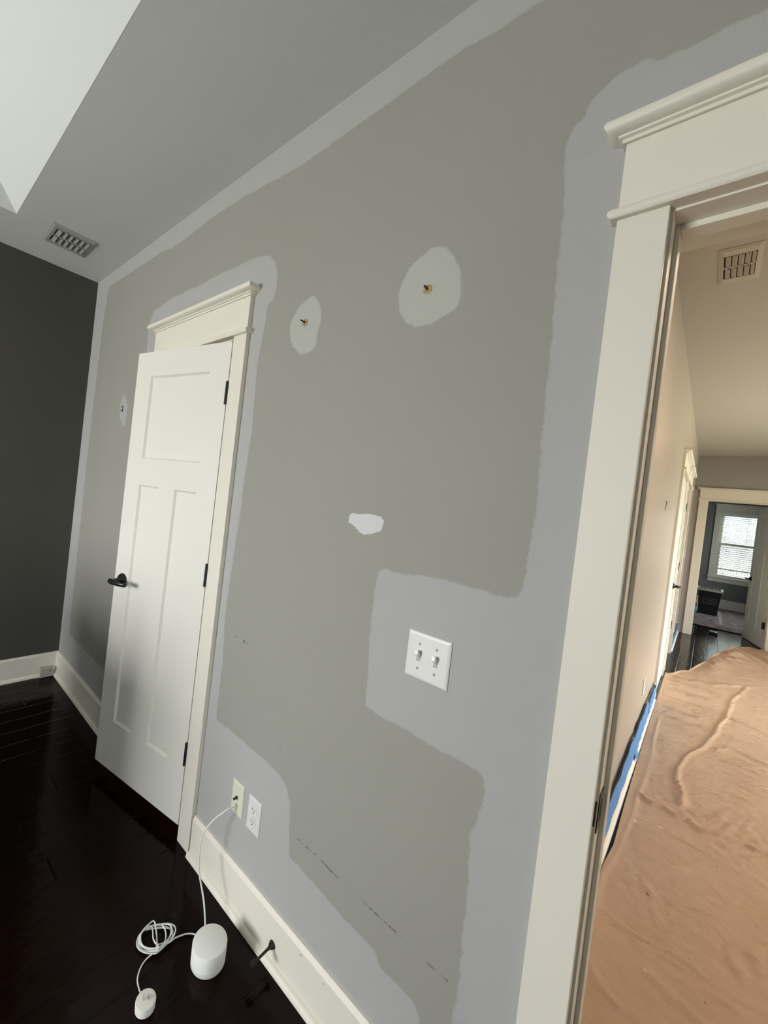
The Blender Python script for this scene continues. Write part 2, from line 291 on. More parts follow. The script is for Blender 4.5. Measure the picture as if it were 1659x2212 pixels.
def wall_material():
    m = bpy.data.materials.new('patched_wall_paint'); m.use_nodes = True; nt = m.node_tree; L = nt.links.new
    p = nt.nodes['Principled BSDF']; p.inputs['Roughness'].default_value = 0.7
    geo = nt.nodes.new('ShaderNodeNewGeometry')
    def M(op, a, b=None, c=None):
        n = nt.nodes.new('ShaderNodeMath'); n.operation = op
        for i, q in enumerate((a, b, c)):
            if q is None: continue
            if isinstance(q, (int, float)): n.inputs[i].default_value = q
            else: L(q, n.inputs[i])
        return n.outputs[0]
    def noise(scale, detail=3, vec=None):
        n = nt.nodes.new('ShaderNodeTexNoise'); n.inputs['Scale'].default_value = scale; n.inputs['Detail'].default_value = detail
        L(vec or geo.outputs['Position'], n.inputs['Vector']); return n.outputs['Fac']
    def attr(n):
        a = nt.nodes.new('ShaderNodeAttribute'); a.attribute_name = n; return a.outputs['Fac']
    def mr(v, a, b):
        n = nt.nodes.new('ShaderNodeMapRange'); n.interpolation_type = 'SMOOTHSTEP'
        n.inputs[1].default_value = a; n.inputs[2].default_value = b; n.inputs[3].default_value = 1; n.inputs[4].default_value = 0
        L(v, n.inputs[0]); return n.outputs[0]
    def mix(f, a, b):
        n = nt.nodes.new('ShaderNodeMix'); n.data_type = 'RGBA'; L(f, n.inputs[0])
        for i, q in ((6, a), (7, b)):
            if isinstance(q, tuple): n.inputs[i].default_value = q
            else: L(q, n.inputs[i])
        return n.outputs[2]
    wob = M('ADD', M('MULTIPLY', M('SUBTRACT', noise(160, 2), 0.5), 0.010), M('MULTIPLY', M('SUBTRACT', noise(28, 3), 0.5), 0.016))
    fresh = mr(M('ADD', attr('fresh_paint'), wob), -0.0035, 0.0035)
    prim = mr(M('ADD', attr('primer'), M('MULTIPLY', wob, 0.9)), -0.004, 0.004)
    spk = mr(M('ADD', attr('spackle'), M('ADD', M('MULTIPLY', wob, 0.8), M('MULTIPLY', M('SUBTRACT', noise(420, 3), 0.5), 0.009))), -0.0008, 0.0008)
    old = mix(noise(2.0, 2), tuple(c*0.97 for c in OLDP[:3])+(1,), tuple(c*1.03 for c in OLDP[:3])+(1,))
    c = mix(fresh, old, NEWP)
    c = mix(prim, c, (0.425, 0.425, 0.395, 1))
    c = mix(spk, c, mix(noise(260, 2), (0.54, 0.545, 0.55, 1), (0.68, 0.68, 0.69, 1)))
    # scuff line left by furniture, and a short mark
    sep = nt.nodes.new('ShaderNodeSeparateXYZ'); L(geo.outputs['Position'], sep.inputs[0])
    X, Z = sep.outputs[0], sep.outputs[2]
    zl = M('ABSOLUTE', M('SUBTRACT', M('ADD', Z, M('MULTIPLY', M('SUBTRACT', noise(14, 3), 0.5), 0.012)), 0.4175))
    line = mr(zl, 0.0004, 0.0042)
    mp = nt.nodes.new('ShaderNodeMapping'); L(geo.outputs['Position'], mp.inputs[0]); mp.inputs['Scale'].default_value = (1, 1, 0.2)
    brk = M('MULTIPLY', mr(M('SUBTRACT', 1.0, noise(11, 4, mp.outputs[0])), 0.46, 0.56), mr(M('SUBTRACT', 1.0, noise(90, 3)), 0.42, 0.62))
    rng = M('MULTIPLY', M('GREATER_THAN', X, -0.86), M('LESS_THAN', X, -0.33))
    gap = M('SUBTRACT', 1.0, M('MULTIPLY', M('GREATER_THAN', X, -0.655), M('LESS_THAN', X, -0.578)))
    scf = M('MULTIPLY', M('MULTIPLY', M('MULTIPLY', line, brk), rng), M('MULTIPLY', gap, 0.78))
    def dot(x, z, rx, rz):
        a = M('DIVIDE', M('SUBTRACT', X, x), rx); b = M('DIVIDE', M('SUBTRACT', Z, z), rz)
        d = M('ADD', M('ADD', M('MULTIPLY', a, a), M('MULTIPLY', b, b)), M('MULTIPLY', noise(300, 2), 0.9))
        return mr(d, 0.8, 1.3)
    mk = M('MAXIMUM', dot(-1.192, 0.907, 0.006, 0.007), M('MAXIMUM', dot(-0.944, 0.635, 0.003, 0.003), dot(-1.245, 0.906, 0.003, 0.004)))
    mk = M('MAXIMUM', mk, dot(-1.176, 0.904, 0.006, 0.002))
    c = mix(M('MAXIMUM', scf, M('MULTIPLY', mk, 0.8)), c, (0.035, 0.035, 0.03, 1))
    L(c, p.inputs['Base Color'])
    b = nt.nodes.new('ShaderNodeBump'); b.inputs['Strength'].default_value = 0.22; b.inputs['Distance'].default_value = 0.001
    L(M('ADD', noise(230, 2), M('MULTIPLY', spk, 1.5)), b.inputs['Height']); L(b.outputs[0], p.inputs['Normal'])
    return m
WALLM = wall_material()

def main_wall():
    def seg(a, b, n=0.015): return np.linspace(a, b, max(2, int(round((b-a)/n))+1))
    xs = np.unique(np.round(np.concatenate([seg(X0, -2.65), seg(-2.65, -2.48, 0.006), seg(-2.48, D1L), seg(D1L, D1R), seg(D1R, -0.80), seg(-0.80, -0.62, 0.004), seg(-0.62, D2L), seg(D2L, D2R), seg(D2R, X1, 0.1)]), 6))
    zs = np.unique(np.round(np.concatenate([seg(0, 1.35), seg(1.35, 1.455, 0.004), seg(1.455, DH), seg(DH, H)]), 6))
    gx, gz = np.meshgrid(xs, zs, indexing='ij'); px, pz = gx.ravel(), gz.ravel()
    nx, nz = len(xs), len(zs)
    verts = [(float(a), 0.0, float(b)) for a, b in zip(px, pz)]
    faces = []
    for i in range(nx-1):
        xm = (xs[i]+xs[i+1])/2
        for j in range(nz-1):
            zm = (zs[j]+zs[j+1])/2
            if zm < DH and (D1L < xm < D1R or D2L < xm < D2R): continue
            faces.append((i*nz+j, (i+1)*nz+j, (i+1)*nz+j+1, i*nz+j+1))
    n0 = len(verts)
    mb = MB(); mb.v = verts; mb.f = faces
    for a, b, c, d in ((X0, D1L, 0, H), (D1R, D2L, 0, H), (D2R, X1, 0, H), (D1L, D1R, DH, H), (D2L, D2R, DH, H)):
        mb.box(a, b, 0.003, WT, c, d)
    me = bpy.data.meshes.new('wall_main'); me.from_pydata(mb.v, [], mb.f); me.materials.append(WALLM)
    d_old = sdf(OLD, px, pz)
    d_pr = np.minimum.reduce([sdf(q, px, pz) for q in PATCHES[:2]])
    # the patch round the left hook is only a thin coat of the same paint
    fr = np.minimum(-d_old, sdf(PATCHES[2], px, pz)+0.006)
    sp = sdf(SPACKLE, px, pz)
    for nm, arr in (('fresh_paint', fr), ('primer', d_pr), ('spackle', sp)):
        at = me.attributes.new(nm, 'FLOAT', 'POINT'); full = np.full(len(mb.v), 1.0, dtype=np.float32)
        full[:n0] = arr; at.data.foreach_set('value', full)
    o = bpy.data.objects.new('wall_main', me); scene.collection.objects.link(o); struct(o, 'grey bedroom wall with patches of fresh lighter paint')
main_wall()

# ------------------------------------------------------------------ bedroom shell
struct(MB().box(X0-0.15, X0, RY, WT, 0, H+0.1).build('wall_left', DARKW), 'charcoal painted side wall')
mb = MB(); mb.box(X1, X1+0.15, RY-0.15, -1.75, 0, H+0.1); mb.box(X1, X1+0.15, -1.0, 0.0, 0, H+0.1); mb.box(X1, X1+0.15, -1.75, -1.0, 0, 0.65); mb.box(X1, X1+0.15, -1.75, -1.0, 2.1, H+0.1)
struct(mb.build('wall_right', PLAINW))
r_ = struct(empty('window_3', (X1, -1.375, 0.65)), 'narrow side window of the bedroom')
mb = MB()
for q in ((-1.75, -1.0, 0.65, 0.69), (-1.75, -1.0, 2.06, 2.10), (-1.75, -1.71, 0.69, 2.06), (-1.04, -1.0, 0.69, 2.06), (-1.71, -1.04, 1.355, 1.395)): mb.box(X1+0.03, X1+0.07, *q)
mb.build('window_frame', TRIM, r_); MB().box(X1+0.045, X1+0.05, -1.72, -1.03, 0.68, 2.07).build('pane', GLASSM, r_)
mb = MB()
for q in ((-1.84, -1.75, 0.65, 2.1), (-1.0, -0.91, 0.65, 2.1), (-1.84, -0.91, 2.1, 2.24), (-1.87, -0.88, 0.62, 0.65)): mb.box(X1-0.02, X1, *q)
mb.build('window_casing', TRIM, r_)
struct(MB().box(X0-0.15, HR+0.2, RY-0.15, YF+0.15, -0.12, 0.0).build('floor', FLOORM), 'very dark hand-scraped wood plank floor')

def tray_ceiling():
    ax, bx, ay, by = -2.812, 1.25, -0.552, -3.85
    hgt = 1.0; k = 1/0.85*hgt
    mb = MB()
    for a, b, c, d in ((X0, X1, ay, 0), (X0, X1, RY, by), (X0, ax, by, ay), (bx, X1, by, ay)):
        mb.box(a, b, c, d, H, H+0.12)
    o = struct(mb.build('ceiling', CEILM), 'grey painted flat border of the ceiling')
    t = MB()
    r0 = [(ax, ay, H-0.0005), (bx, ay, H-0.0005), (bx, by, H-0.0005), (ax, by, H-0.0005)]
    r1 = [(ax+k, ay-k, H+hgt), (bx-k, ay-k, H+hgt), (bx-k, by+k, H+hgt), (ax+k, by+k, H+hgt)]
    t.loops([r0, r1], cap0=False)
    r2 = [(ax-0.1, ay+0.1, H+0.001), (bx+0.1, ay+0.1, H+0.001), (bx+0.1, by-0.1, H+0.001), (ax-0.1, by-0.1, H+0.001)]
    r3 = [(p[0], p[1], H+hgt+0.1) for p in r2]
    t.loops([r2, r3], cap0=False)
    struct(t.build('ceiling_tray', TRAYM, o), 'white sloped recess of the tray ceiling')
tray_ceiling()

def window_wall(name, axis_y, x0, x1, z1, holes, m, thick=0.15, sign=-1):
    """wall in the plane y = axis_y whose thickness goes away from the room"""
    mb = MB(); ya, yb = sorted((axis_y, axis_y+sign*thick))
    xs = sorted(holes); cur = x0
    for a, b, c, d in xs:
        mb.box(cur, a, ya, yb, 0, z1); mb.box(a, b, ya, yb, 0, c); mb.box(a, b, ya, yb, d, z1); cur = b
    mb.box(cur, x1, ya, yb, 0, z1)
    return struct(mb.build(name, m))
def window_unit(name, x0, x1, z0, z1, y, into, label, cw=0.09):
    """double hung window; into = +1 if the room lies on +y of the wall face, else -1"""
    s = into
    r = struct(empty(name, ((x0+x1)/2, y, z0)), label)
    def B(mb, a, b, c, d, e, f): mb.box(a, b, min(y+s*c, y+s*d), max(y+s*c, y+s*d), e, f)
    for a, b in ((x0-cw, x0), (x1, x1+cw)):
        mb = MB(); B(mb, a, b, 0, 0.02, z0, z1); mb.build('window_casing', TRIM, r, 0.002)
    mb = MB(); B(mb, x0-cw-0.01, x1+cw+0.01, 0, 0.032, z1, z1+0.02); mb.build('head_bar', TRIM, r, 0.004)
    mb = MB(); B(mb, x0-cw, x1+cw, 0, 0.02, z1+0.02, z1+0.145); mb.build('head_board', TRIM, r, 0.002)
    mb = MB(); B(mb, x0-cw-0.03, x1+cw+0.03, 0, 0.05, z1+0.145, z1+0.172); mb.build('head_cap', TRIM, r, 0.008)
    mb = MB(); B(mb, x0-cw-0.02, x1+cw+0.02, -0.10, 0.055, z0-0.022, z0+0.002); mb.build('window_sill', TRIM, r, 0.005)
    mb = MB(); B(mb, x0-cw, x1+cw, 0, 0.018, z0-0.112, z0-0.022); mb.build('apron', TRIM, r, 0.002)
    mb = MB()
    for a, b, c, d in ((x0, x0+0.018, z0, z1), (x1-0.018, x1, z0, z1), (x0, x1, z1-0.018, z1)): B(mb, a, b, -0.14, 0, c, d)
    mb.build('jamb_liner', TRIM, r)
    zm = (z0+z1)/2+0.01
    for nm, a, b, dy in (('upper_sash', zm-0.02, z1-0.018, -0.11), ('lower_sash', z0+0.002, zm+0.02, -0.075)):
        mb = MB(); w = 0.045
        for q in ((x0+0.018, x0+0.018+w, a, b), (x1-0.018-w, x1-0.018, a, b), (x0+0.018+w, x1-0.018-w, a, a+w), (x0+0.018+w, x1-0.018-w, b-w, b)):
            B(mb, q[0], q[1], dy-0.015, dy+0.015, q[2], q[3])
        so = mb.build(nm, TRIM, r, 0.002)
        mb = MB(); B(mb, x0+0.018+w-0.003, x1-0.018-w+0.003, dy-0.003, dy+0.003, a+w-0.003, b-w+0.003); mb.build('pane', GLASSM, so)
    return r
BW = [(-2.75, -1.35, 0.62, 2.12)]
window_wall('wall_back', RY, X0-0.15, X1+0.15, H+0.1, BW, PLAINW)
for i, (a, b, c, d) in enumerate(BW):
    window_unit('window_%d' % (i+2), a, b, c, d, RY, 1, 'tall bedroom window in the wall behind the viewer')

# closet behind the narrow door
mb = MB(); mb.box(-2.5, -0.6, 0.95, 1.0, 0, H); mb.box(-2.55, -2.5, WT, 1.0, 0, H); mb.box(-0.6, -0.55, WT, 0.95, 0, H)
struct(mb.build('wall_closet', TANW))
struct(MB().box(-2.55, -0.55, WT, 1.0, H, H+0.08).build('ceiling_closet', TANW))

# ------------------------------------------------------------------ baseboards
def baseboard(name, axis, face, out, a0, a1, h=0.155, m=TRIM, shoe=True, label=None):
    """face: wall plane coordinate, out: +-1 direction into the room, runs a0..a1 along the wall"""
    t = 0.016
    prof = [(0, 0.0), (t, 0.0), (t, h-0.012), (t-0.009, h), (0, h)]
    mb = MB()
    poly = [(face+out*p, z) for p, z in prof]
    if axis == 'x': mb.prism(poly, 'x', a0, a1)
    else: mb.loops([[(q[0], a, q[1]) for q in poly] for a in (a0, a1)])
    o = struct(mb.build(name, m), label)
    if shoe:
        s = 0.019
        sp = [(t, 0.0)]+[(t+s*0.8*math.sin(R(k)), s*math.cos(R(k))) for k in (90, 72, 54, 36, 18, 0)]
        poly = [(face+out*p, z) for p, z in sp]; mb = MB()
        if axis == 'x': mb.prism(poly, 'x', a0, a1)
        else: mb.loops([[(q[0], a, q[1]) for q in poly] for a in (a0, a1)])
        so = mb.build('shoe_moulding', m, o, smooth=40)
    return o
baseboard('baseboard_main', 'x', 0.0, -1, D1R+0.095, D2L-0.092, label='white baseboard between the closet door and the hall doorway')
baseboard('baseboard_corner', 'x', 0.0, -1, X0, D1L-0.095, label='short white baseboard between the charcoal wall and the closet door')
baseboard('baseboard_left', 'y', X0, 1, RY, 0.0, label='white baseboard along the charcoal wall')
baseboard('baseboard_right', 'y', X1, -1, RY, 0.0)
baseboard('baseboard_back', 'x', RY, 1, X0, X1)
baseboard('baseboard_hall', 'y', XH, 1, WT, 3.86, label='baseboard along the hall wall behind the blue masking')
baseboard('baseboard_hall_far', 'y', XH, 1, 6.05, YE-0.02)
baseboard('baseboard_far_room', 'x', YF, -1, -0.9, 2.2, h=0.19)

# ------------------------------------------------------------------ door trim in craftsman style
def door_trim(name, org, u, n, w, ztop, label, jamb=WT, cw=0.088, stop=(0.046, 0.085), both=True, hide=()):
    """org: left bottom of the opening on the wall face; u along the wall; n out of the wall towards the viewer"""
    org = Vector(org); u = Vector(u); n = Vector(n)
    X = lambda p: org + u*p[0] + n*p[1] + Vector((0, 0, p[2]))
    r = struct(empty(name, org), label); rev = 0.0035; J = 0.001; zj = ztop+rev-0.006
    for a, b in ((-cw-rev+0.002, -rev), (w+rev, w+cw+rev-0.002)):
        MB(X).box(a, b, 0, 0.019, 0, ztop+rev-0.002).build('side_casing', TRIM, r, 0.0015)
    L0, L1 = -cw-rev+0.002, w+cw+rev-0.002; z = ztop+rev-0.002
    def ring(p, zz): return [(L0-p, 0, zz), (L0-p, 0.019+p, zz), (L1+p, 0.019+p, zz), (L1+p, 0, zz)]
    MB(X).loops([ring(q, z+d) for q, d in ((0.0, 0), (0.010, 0.0), (0.014, 0.004), (0.0155, 0.009), (0.014, 0.014), (0.010, 0.018), (0, 0.018))]).build('head_bar', TRIM, r, smooth=35)
    z += 0.018
    MB(X).box(L0, L1, 0, 0.019, z, z+0.127).build('frieze_board', TRIM, r, 0.001)
    z += 0.127
    prof = ((0.0, 0), (0.006, 0), (0.006, 0.007), (0.012, 0.009), (0.013, 0.0125), (0.020, 0.0135), (0.028, 0.016), (0.033, 0.022), (0.034, 0.028), (0.032, 0.034), (0.026, 0.038), (0.0, 0.038))
    MB(X).loops([ring(q, z+d) for q, d in prof]).build('crown_cap', TRIM, r, smooth=35)
    if jamb:
        for nm, a, b in (('jamb', 0-0.0, 0.001), ('jamb', w-0.001, w)):
            pass
        MB(X).box(-rev-0.004, J, -jamb, 0.0015, 0, ztop+rev-0.002).build('jamb', TRIM, r)
        MB(X).box(w-J, w+rev+0.004, -jamb, 0.0015, 0, ztop+rev-0.002).build('jamb', TRIM, r)
        MB(X).box(J, w-J, -jamb, 0.0015, zj, ztop+rev).build('head_jamb', TRIM, r)
        s0, s1 = stop
        mb = MB(X); mb.box(J, J+0.008, -s1, -s0, 0, zj); mb.box(w-J-0.008, w-J, -s1, -s0, 0, zj); mb.box(J+0.008, w-J-0.008, -s1, -s0, zj-0.012, zj)
        mb.build('door_stop_strip', TRIM, r, 0.0015)
        if both:
            for a, b in ((-cw-rev, -rev), (w+rev, w+cw+rev)):
                MB(X).box(a, b, -jamb-0.019, -jamb, 0, ztop+rev).build('rear_casing', TRIM, r, 0.0015)
            MB(X).box(L0, L1, -jamb-0.019, -jamb, ztop+rev, ztop+rev+0.14).build('rear_head', TRIM, r, 0.0015)
    return r
door_trim('trim_1', (D1L, 0, 0), (1, 0, 0), (0, -1, 0), D1R-D1L, DH-0.007, 'white craftsman casing round the closet door', both=False)
t2 = door_trim('trim_2', (D2L, 0, 0), (1, 0, 0), (0, -1, 0), D2R-D2L, DH-0.007, 'white craftsman casing round the open hall doorway', both=False, cw=0.081)
# strike plate in the left jamb of the hall doorway
sx = D2L+0.001
mb = MB(); mb.box(sx, sx+0.0018, 0.002, 0.038, 0.908, 0.982)
mb.loops([[(sx+0.0018, 0.006, z), (sx-0.003, -0.0045, z), (sx-0.007, -0.0040, z), (sx, 0.006, z)] for z in (0.922, 0.968)])
st = mb.build('strike_plate', BLACK, t2); st['label'] = 'black metal strike plate'
MB().box(sx+0.0010, sx+0.0022, 0.014, 0.030, 0.926, 0.964).build('latch_hole', BLACKD, t2)

# ------------------------------------------------------------------ doors
def panel_door(root, org, u, n, w, z0, z1, thick=0.035, mirror=False):
    """u: from hinge to free edge, n: outward normal of the side the hinges show on; org on that face"""
    org = Vector(org); u = Vector(u).normalized(); n = Vector(n).normalized()
    X = lambda p: org + u*p[0] + n*p[1] + Vector((0, 0, p[2]))
    st = 0.112*w/0.62 if w < 0.7 else 0.115
    rec = 0.009
    mb = MB(X)
    mb.box(0.01, w-0.01, -thick+rec, -rec, z0+0.01, z1-0.01)
    ms = 0.112; mid = w/2
    zr = [(z0, z0+0.228), (z0+1.358, z0+1.482), (z1-0.115, z1)]
    def P(a, b, c, d): mb.box(a, b, -thick, 0, c, d)
    P(0, st, z0, z1); P(w-st, w, z0, z1)
    for a, b in zr: P(st, w-st, a, b)
    P(mid-ms/2, mid+ms/2, zr[0][1], zr[1][0])
    # small sloped moulding inside every panel
    def mould(a, b, c, d):
        e = 0.008
        for y0, y1 in ((-0.0005, -rec), (-thick+0.0005, -thick+rec)):
            o_ = [(a, y0, c), (b, y0, c), (b, y0, d), (a, y0, d)]
            i_ = [(a+e, y1, c+e), (b-e, y1, c+e), (b-e, y1, d-e), (a+e, y1, d-e)]
            mb.loops([o_, i_], cap0=False, cap1=False)
    mould(st, w-st, zr[1][1], zr[2][0]); mould(st, mid-ms/2, zr[0][1], zr[1][0]); mould(mid+ms/2, w-st, zr[0][1], zr[1][0])
    return X, mb.build('door_slab', DOORP, root)
def hinge(X, root, z, leaf=0.0):
    mb = MB(X); mb.cyl((0.000, 0.003, z-0.047), (0.000, 0.003, z+0.047), 0.0052, n=10)
    return mb.build('hinge', BLACK, root, smooth=40)
def lever(X, root, uc, z, toward=-1, reach=0.098, neck=0.058):
    """domed rose, neck and lever; toward = -1: the lever points back to the hinges"""
    mb = MB(X)
    mb.revolve((uc, 0, z), (0, 1, 0), [(0, 0.0325), (0.004, 0.0330), (0.009, 0.0305), (0.015, 0.0245), (0.020, 0.0175), (0.025, 0.0130), (neck-0.008, 0.0115), (neck, 0.0115)], 32)
    pts = [(-0.016, 0.006, 0.006, neck-0.001), (-0.013, 0.0115, 0.009, neck), (0.0, 0.0135, 0.010, neck), (0.02, 0.0120, 0.0085, neck+0.002), (0.05, 0.0105, 0.0075, neck+0.001), (0.08, 0.0100, 0.0070, neck-0.004), (reach-0.006, 0.0100, 0.0070, neck-0.010), (reach, 0.0065, 0.0045, neck-0.012)]
    rings = [[(uc+toward*d, y+ry*math.sin(2*math.pi*k/16), z+rz*math.cos(2*math.pi*k/16)) for k in range(16)] for d, rz, ry, y in pts]
    mb.loops(rings)
    return mb.build('door_handle', BLACK, root, smooth=45)

th = R(11)
d1 = struct(empty('door_1', (-1.459, -0.02, 0)), 'narrow white three panel closet door standing ajar')
u1 = (-math.cos(th), -math.sin(th), 0); n1 = (math.sin(th), -math.cos(th), 0)
X, _ = panel_door(d1, (-1.4585, -0.0205, 0), u1, n1, 0.618, 0.062, 2.044)
for z in (1.835, 1.094, 0.358): hinge(X, d1, z)
lever(X, d1, 0.554, 0.957)

# this room's own door, swung fully open against the right, beyond the edge of the view
d5 = struct(empty('door_5', (D2R-0.012, -0.02, 0)), 'white panel door of this room, swung open into it')
X, _ = panel_door(d5, (D2R-0.010, -0.026, 0), (0.05, -1, 0), (1, 0.05, 0), 0.785, 0.012, 2.045)
for z in (1.835, 1.094, 0.358): hinge(X, d5, z)
lever(X, d5, 0.72, 0.945)

# ------------------------------------------------------------------ hall and the room beyond
def hall():
    # left wall with a recess for the second door
    MBw = MB(); y0, y1 = 5.10, 5.93
    MBw.box(XH-0.12, XH, WT, y0, 0, HH); MBw.box(XH-0.12, XH, y1, YE, 0, HH); MBw.box(XH-0.12, XH, y0, y1, DH, HH)
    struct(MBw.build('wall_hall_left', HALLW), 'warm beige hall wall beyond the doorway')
    mb = MB(); mb.box(-1.3, -1.2, 4.9, 6.2, 0, HH); mb.box(-1.2, XH-0.12, 4.9, 4.95, 0, HH); mb.box(-1.2, XH-0.12, 6.15, 6.2, 0, HH); mb.box(-1.3, XH-0.12, 4.9, 6.2, HH, HH+0.05)
    struct(mb.build('wall_side_room', HALLW))
    struct(MB().box(XH-0.12, HR+0.2, WT, YE+0.13, HH, HH+0.1).build('ceiling_hall', HALLC), 'warm white hall ceiling')
    # right wall with a large window
    mb = MB(); a, b, c, d = 2.4, 6.6, 0.35, 2.15
    mb.box(HR, HR+0.15, 0.0, a, 0, HH); mb.box(HR, HR+0.15, b, YE+0.13, 0, HH); mb.box(HR, HR+0.15, a, b, 0, c); mb.box(HR, HR+0.15, a, b, d, HH)
    struct(mb.build('wall_hall_right', HALLW))
    struct(MB().box(X1, HR+0.15, 0.0, WT, 0, HH).build('wall_hall_near', HALLW))
    r = struct(empty('window_4', (HR, (a+b)/2, c)), 'large window of the living space on the right of the hall')
    mb = MB()
    for q in ((a, b, c, c+0.05), (a, b, d-0.05, d), (a, a+0.05, c, d), (b-0.05, b, c, d), ((a+b)/2-0.03, (a+b)/2+0.03, c, d)): mb.box(HR+0.03, HR+0.07, *q)
    mb.build('window_frame', TRIM, r); MB().box(HR+0.045, HR+0.05, a, b, c, d).build('pane', GLASSM, r)
    # end wall with its open doorway
    el, er = -0.066, 0.700
    mb = MB(); mb.box(XH, el, YE, YE+0.13, 0, HH); mb.box(er, HR, YE, YE+0.13, 0, HH); mb.box(el, er, YE, YE+0.13, DH, HH)
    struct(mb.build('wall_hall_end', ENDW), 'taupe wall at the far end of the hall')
    door_trim('trim_3', (el, YE, 0), (1, 0, 0), (0, -1, 0), er-el, DH-0.004, 'white casing round the doorway at the end of the hall', jamb=0.13, stop=(0.03, 0.07), cw=0.095)
    # doors in the left wall, seen edge on
    door_trim('trim_4', (XH, 3.955, 0), (0, 1, 0), (1, 0, 0), 0.80, DH-0.007, 'casing of the nearer door in the hall wall', jamb=0, both=False)
    dA = struct(empty('door_2', (XH, 3.96, 0)), 'closed white panel door in the hall wall')
    X, _ = panel_door(dA, (XH+0.006, 3.958, 0), (0, 1, 0), (1, 0, 0), 0.794, 0.012, 2.045, thick=0.004+0.001)
    for z in (1.835, 1.094, 0.358): hinge(X, dA, z)
    lever(X, dA, 0.735, 0.955, -1)
    door_trim('trim_5', (XH, 5.10, 0), (0, 1, 0), (1, 0, 0), 0.83, DH-0.007, 'casing of the farther doorway in the hall wall', jamb=0.12, both=False)
    # the farther door swings into its room; its hinge leaves show on the far jamb
    dB = struct(empty('door_3', (XH-0.10, 5.90, 0)), 'white panel door swung open into a side room')
    X, _ = panel_door(dB, (XH-0.135, 5.880, 0), (-1, 0, 0), (0, -1, 0), 0.78, 0.012, 2.045)
    for z in (1.835, 1.094, 0.358):
        MB().box(XH-0.034, XH-0.002, 5.9165, 5.9195, z-0.048, z+0.048).build('hinge', BLACK, dB)
    # the room beyond
    mb = MB(); mb.box(-0.98, -0.9, YE+0.13, YF, 0, HH); mb.box(2.2, 2.3, YE+0.13, 9.25, 0, HH); mb.box(2.2, 2.3, 10.55, YF, 0, HH); mb.box(2.2, 2.3, 9.25, 10.55, 0, 0.7); mb.box(2.2, 2.3, 9.25, 10.55, 2.1, HH); mb.box(-0.98, el, YE+0.1301, YE+0.16, 0, HH); mb.box(er, 2.3, YE+0.1301, YE+0.16, 0, HH); mb.box(el, er, YE+0.1301, YE+0.16, DH, HH)
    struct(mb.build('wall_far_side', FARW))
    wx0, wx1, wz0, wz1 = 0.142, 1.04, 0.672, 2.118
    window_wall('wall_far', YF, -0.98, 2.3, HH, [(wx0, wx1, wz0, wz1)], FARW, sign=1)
    struct(MB().box(-0.98, 2.3, YE+0.13, YF, HH, HH+0.1).build('ceiling_far', HALLC))
    window_unit('window_1', wx0, wx1, wz0, wz1, YF, -1, 'bright double-hung window at the far end of the hall', cw=0.085)
    r = struct(empty('window_5', (2.2, 9.9, 0.7)), 'unseen side window added to brighten the far room')  # invented window, an opening for the far room's fill light
    mb = MB()
    for q in ((9.25, 10.55, 0.7, 0.75), (9.25, 10.55, 2.05, 2.1), (9.25, 9.3, 0.75, 2.05), (10.5, 10.55, 0.75, 2.05), (9.3, 10.5, 1.38, 1.42)): mb.box(2.21, 2.235, *q)
    mb.build('window_frame', TRIM, r); MB().box(2.221, 2.225, 9.3, 10.5, 0.75, 2.05).build('pane', GLASSM, r)
    # door of the far room, open
    dC = struct(empty('door_4', (0.690, YE+0.12, 0)), 'open white panel door of the far room')
    v = Vector((-0.215, 0.976, 0)).normalized(); nn = Vector((-0.976, -0.215, 0)).normalized()
    org = Vector((0.685, YE+0.135, 0))
    X, _ = panel_door(dC, org, v, nn, 0.76, 0.012, 2.04)
    lever(X, dC, 0.695, 0.935)
    for z in (1.835, 1.056, 0.343):
        hh = MB(); hh.box(0.655, 0.688, YE+0.092, YE+0.095, z-0.048, z+0.048); hh.cyl((0.680, YE+0.125, z-0.048), (0.680, YE+0.125, z+0.048), 0.008, n=10); hh.build('hinge', BLACK, dC)
hall()

# exterior seen through the far window: a pale stone garden wall
def stone_wall():
    m = bpy.data.materials.new('pale_stone'); m.use_nodes = True; nt = m.node_tree; L = nt.links.new
    p = nt.nodes['Principled BSDF']; p.inputs['Roughness'].default_value = 0.9
    tc = nt.nodes.new('ShaderNodeTexCoord'); mp = nt.nodes.new('ShaderNodeMapping'); mp.inputs['Rotation'].default_value = (0, 0, 0)
    sp = nt.nodes.new('ShaderNodeSeparateXYZ'); cb = nt.nodes.new('ShaderNodeCombineXYZ')
    L(tc.outputs['Object'], sp.inputs[0]); L(sp.outputs[0], cb.inputs[0]); L(sp.outputs[2], cb.inputs[1])
    b = nt.nodes.new('ShaderNodeTexBrick'); L(cb.outputs[0], b.inputs['Vector']); b.inputs['Scale'].default_value = 5.0
    b.inputs['Color1'].default_value = (0.62, 0.61, 0.58, 1); b.inputs['Color2'].default_value = (0.30, 0.29, 0.28, 1); b.inputs['Mortar'].default_value = (0.02, 0.02, 0.02, 1)
    b.inputs['Mortar Size'].default_value = 0.03; b.inputs['Mortar Smooth'].default_value = 0.3
    L(b.outputs['Color'], p.inputs['Base Color'])
    o = MB().box(-2.5, 4.5, 14.4, 14.6, -0.5, 2.35).build('garden_wall', m)
    tag(o, 'pale stone garden wall outside the far window', 'wall')
stone_wall()
struct(MB().box(-30, 30, YF+0.16, 40, -0.35, -0.3).build('ground', mat('lawn', (0.06, 0.09, 0.03), 0.9, var=0.3, vscale=20)))

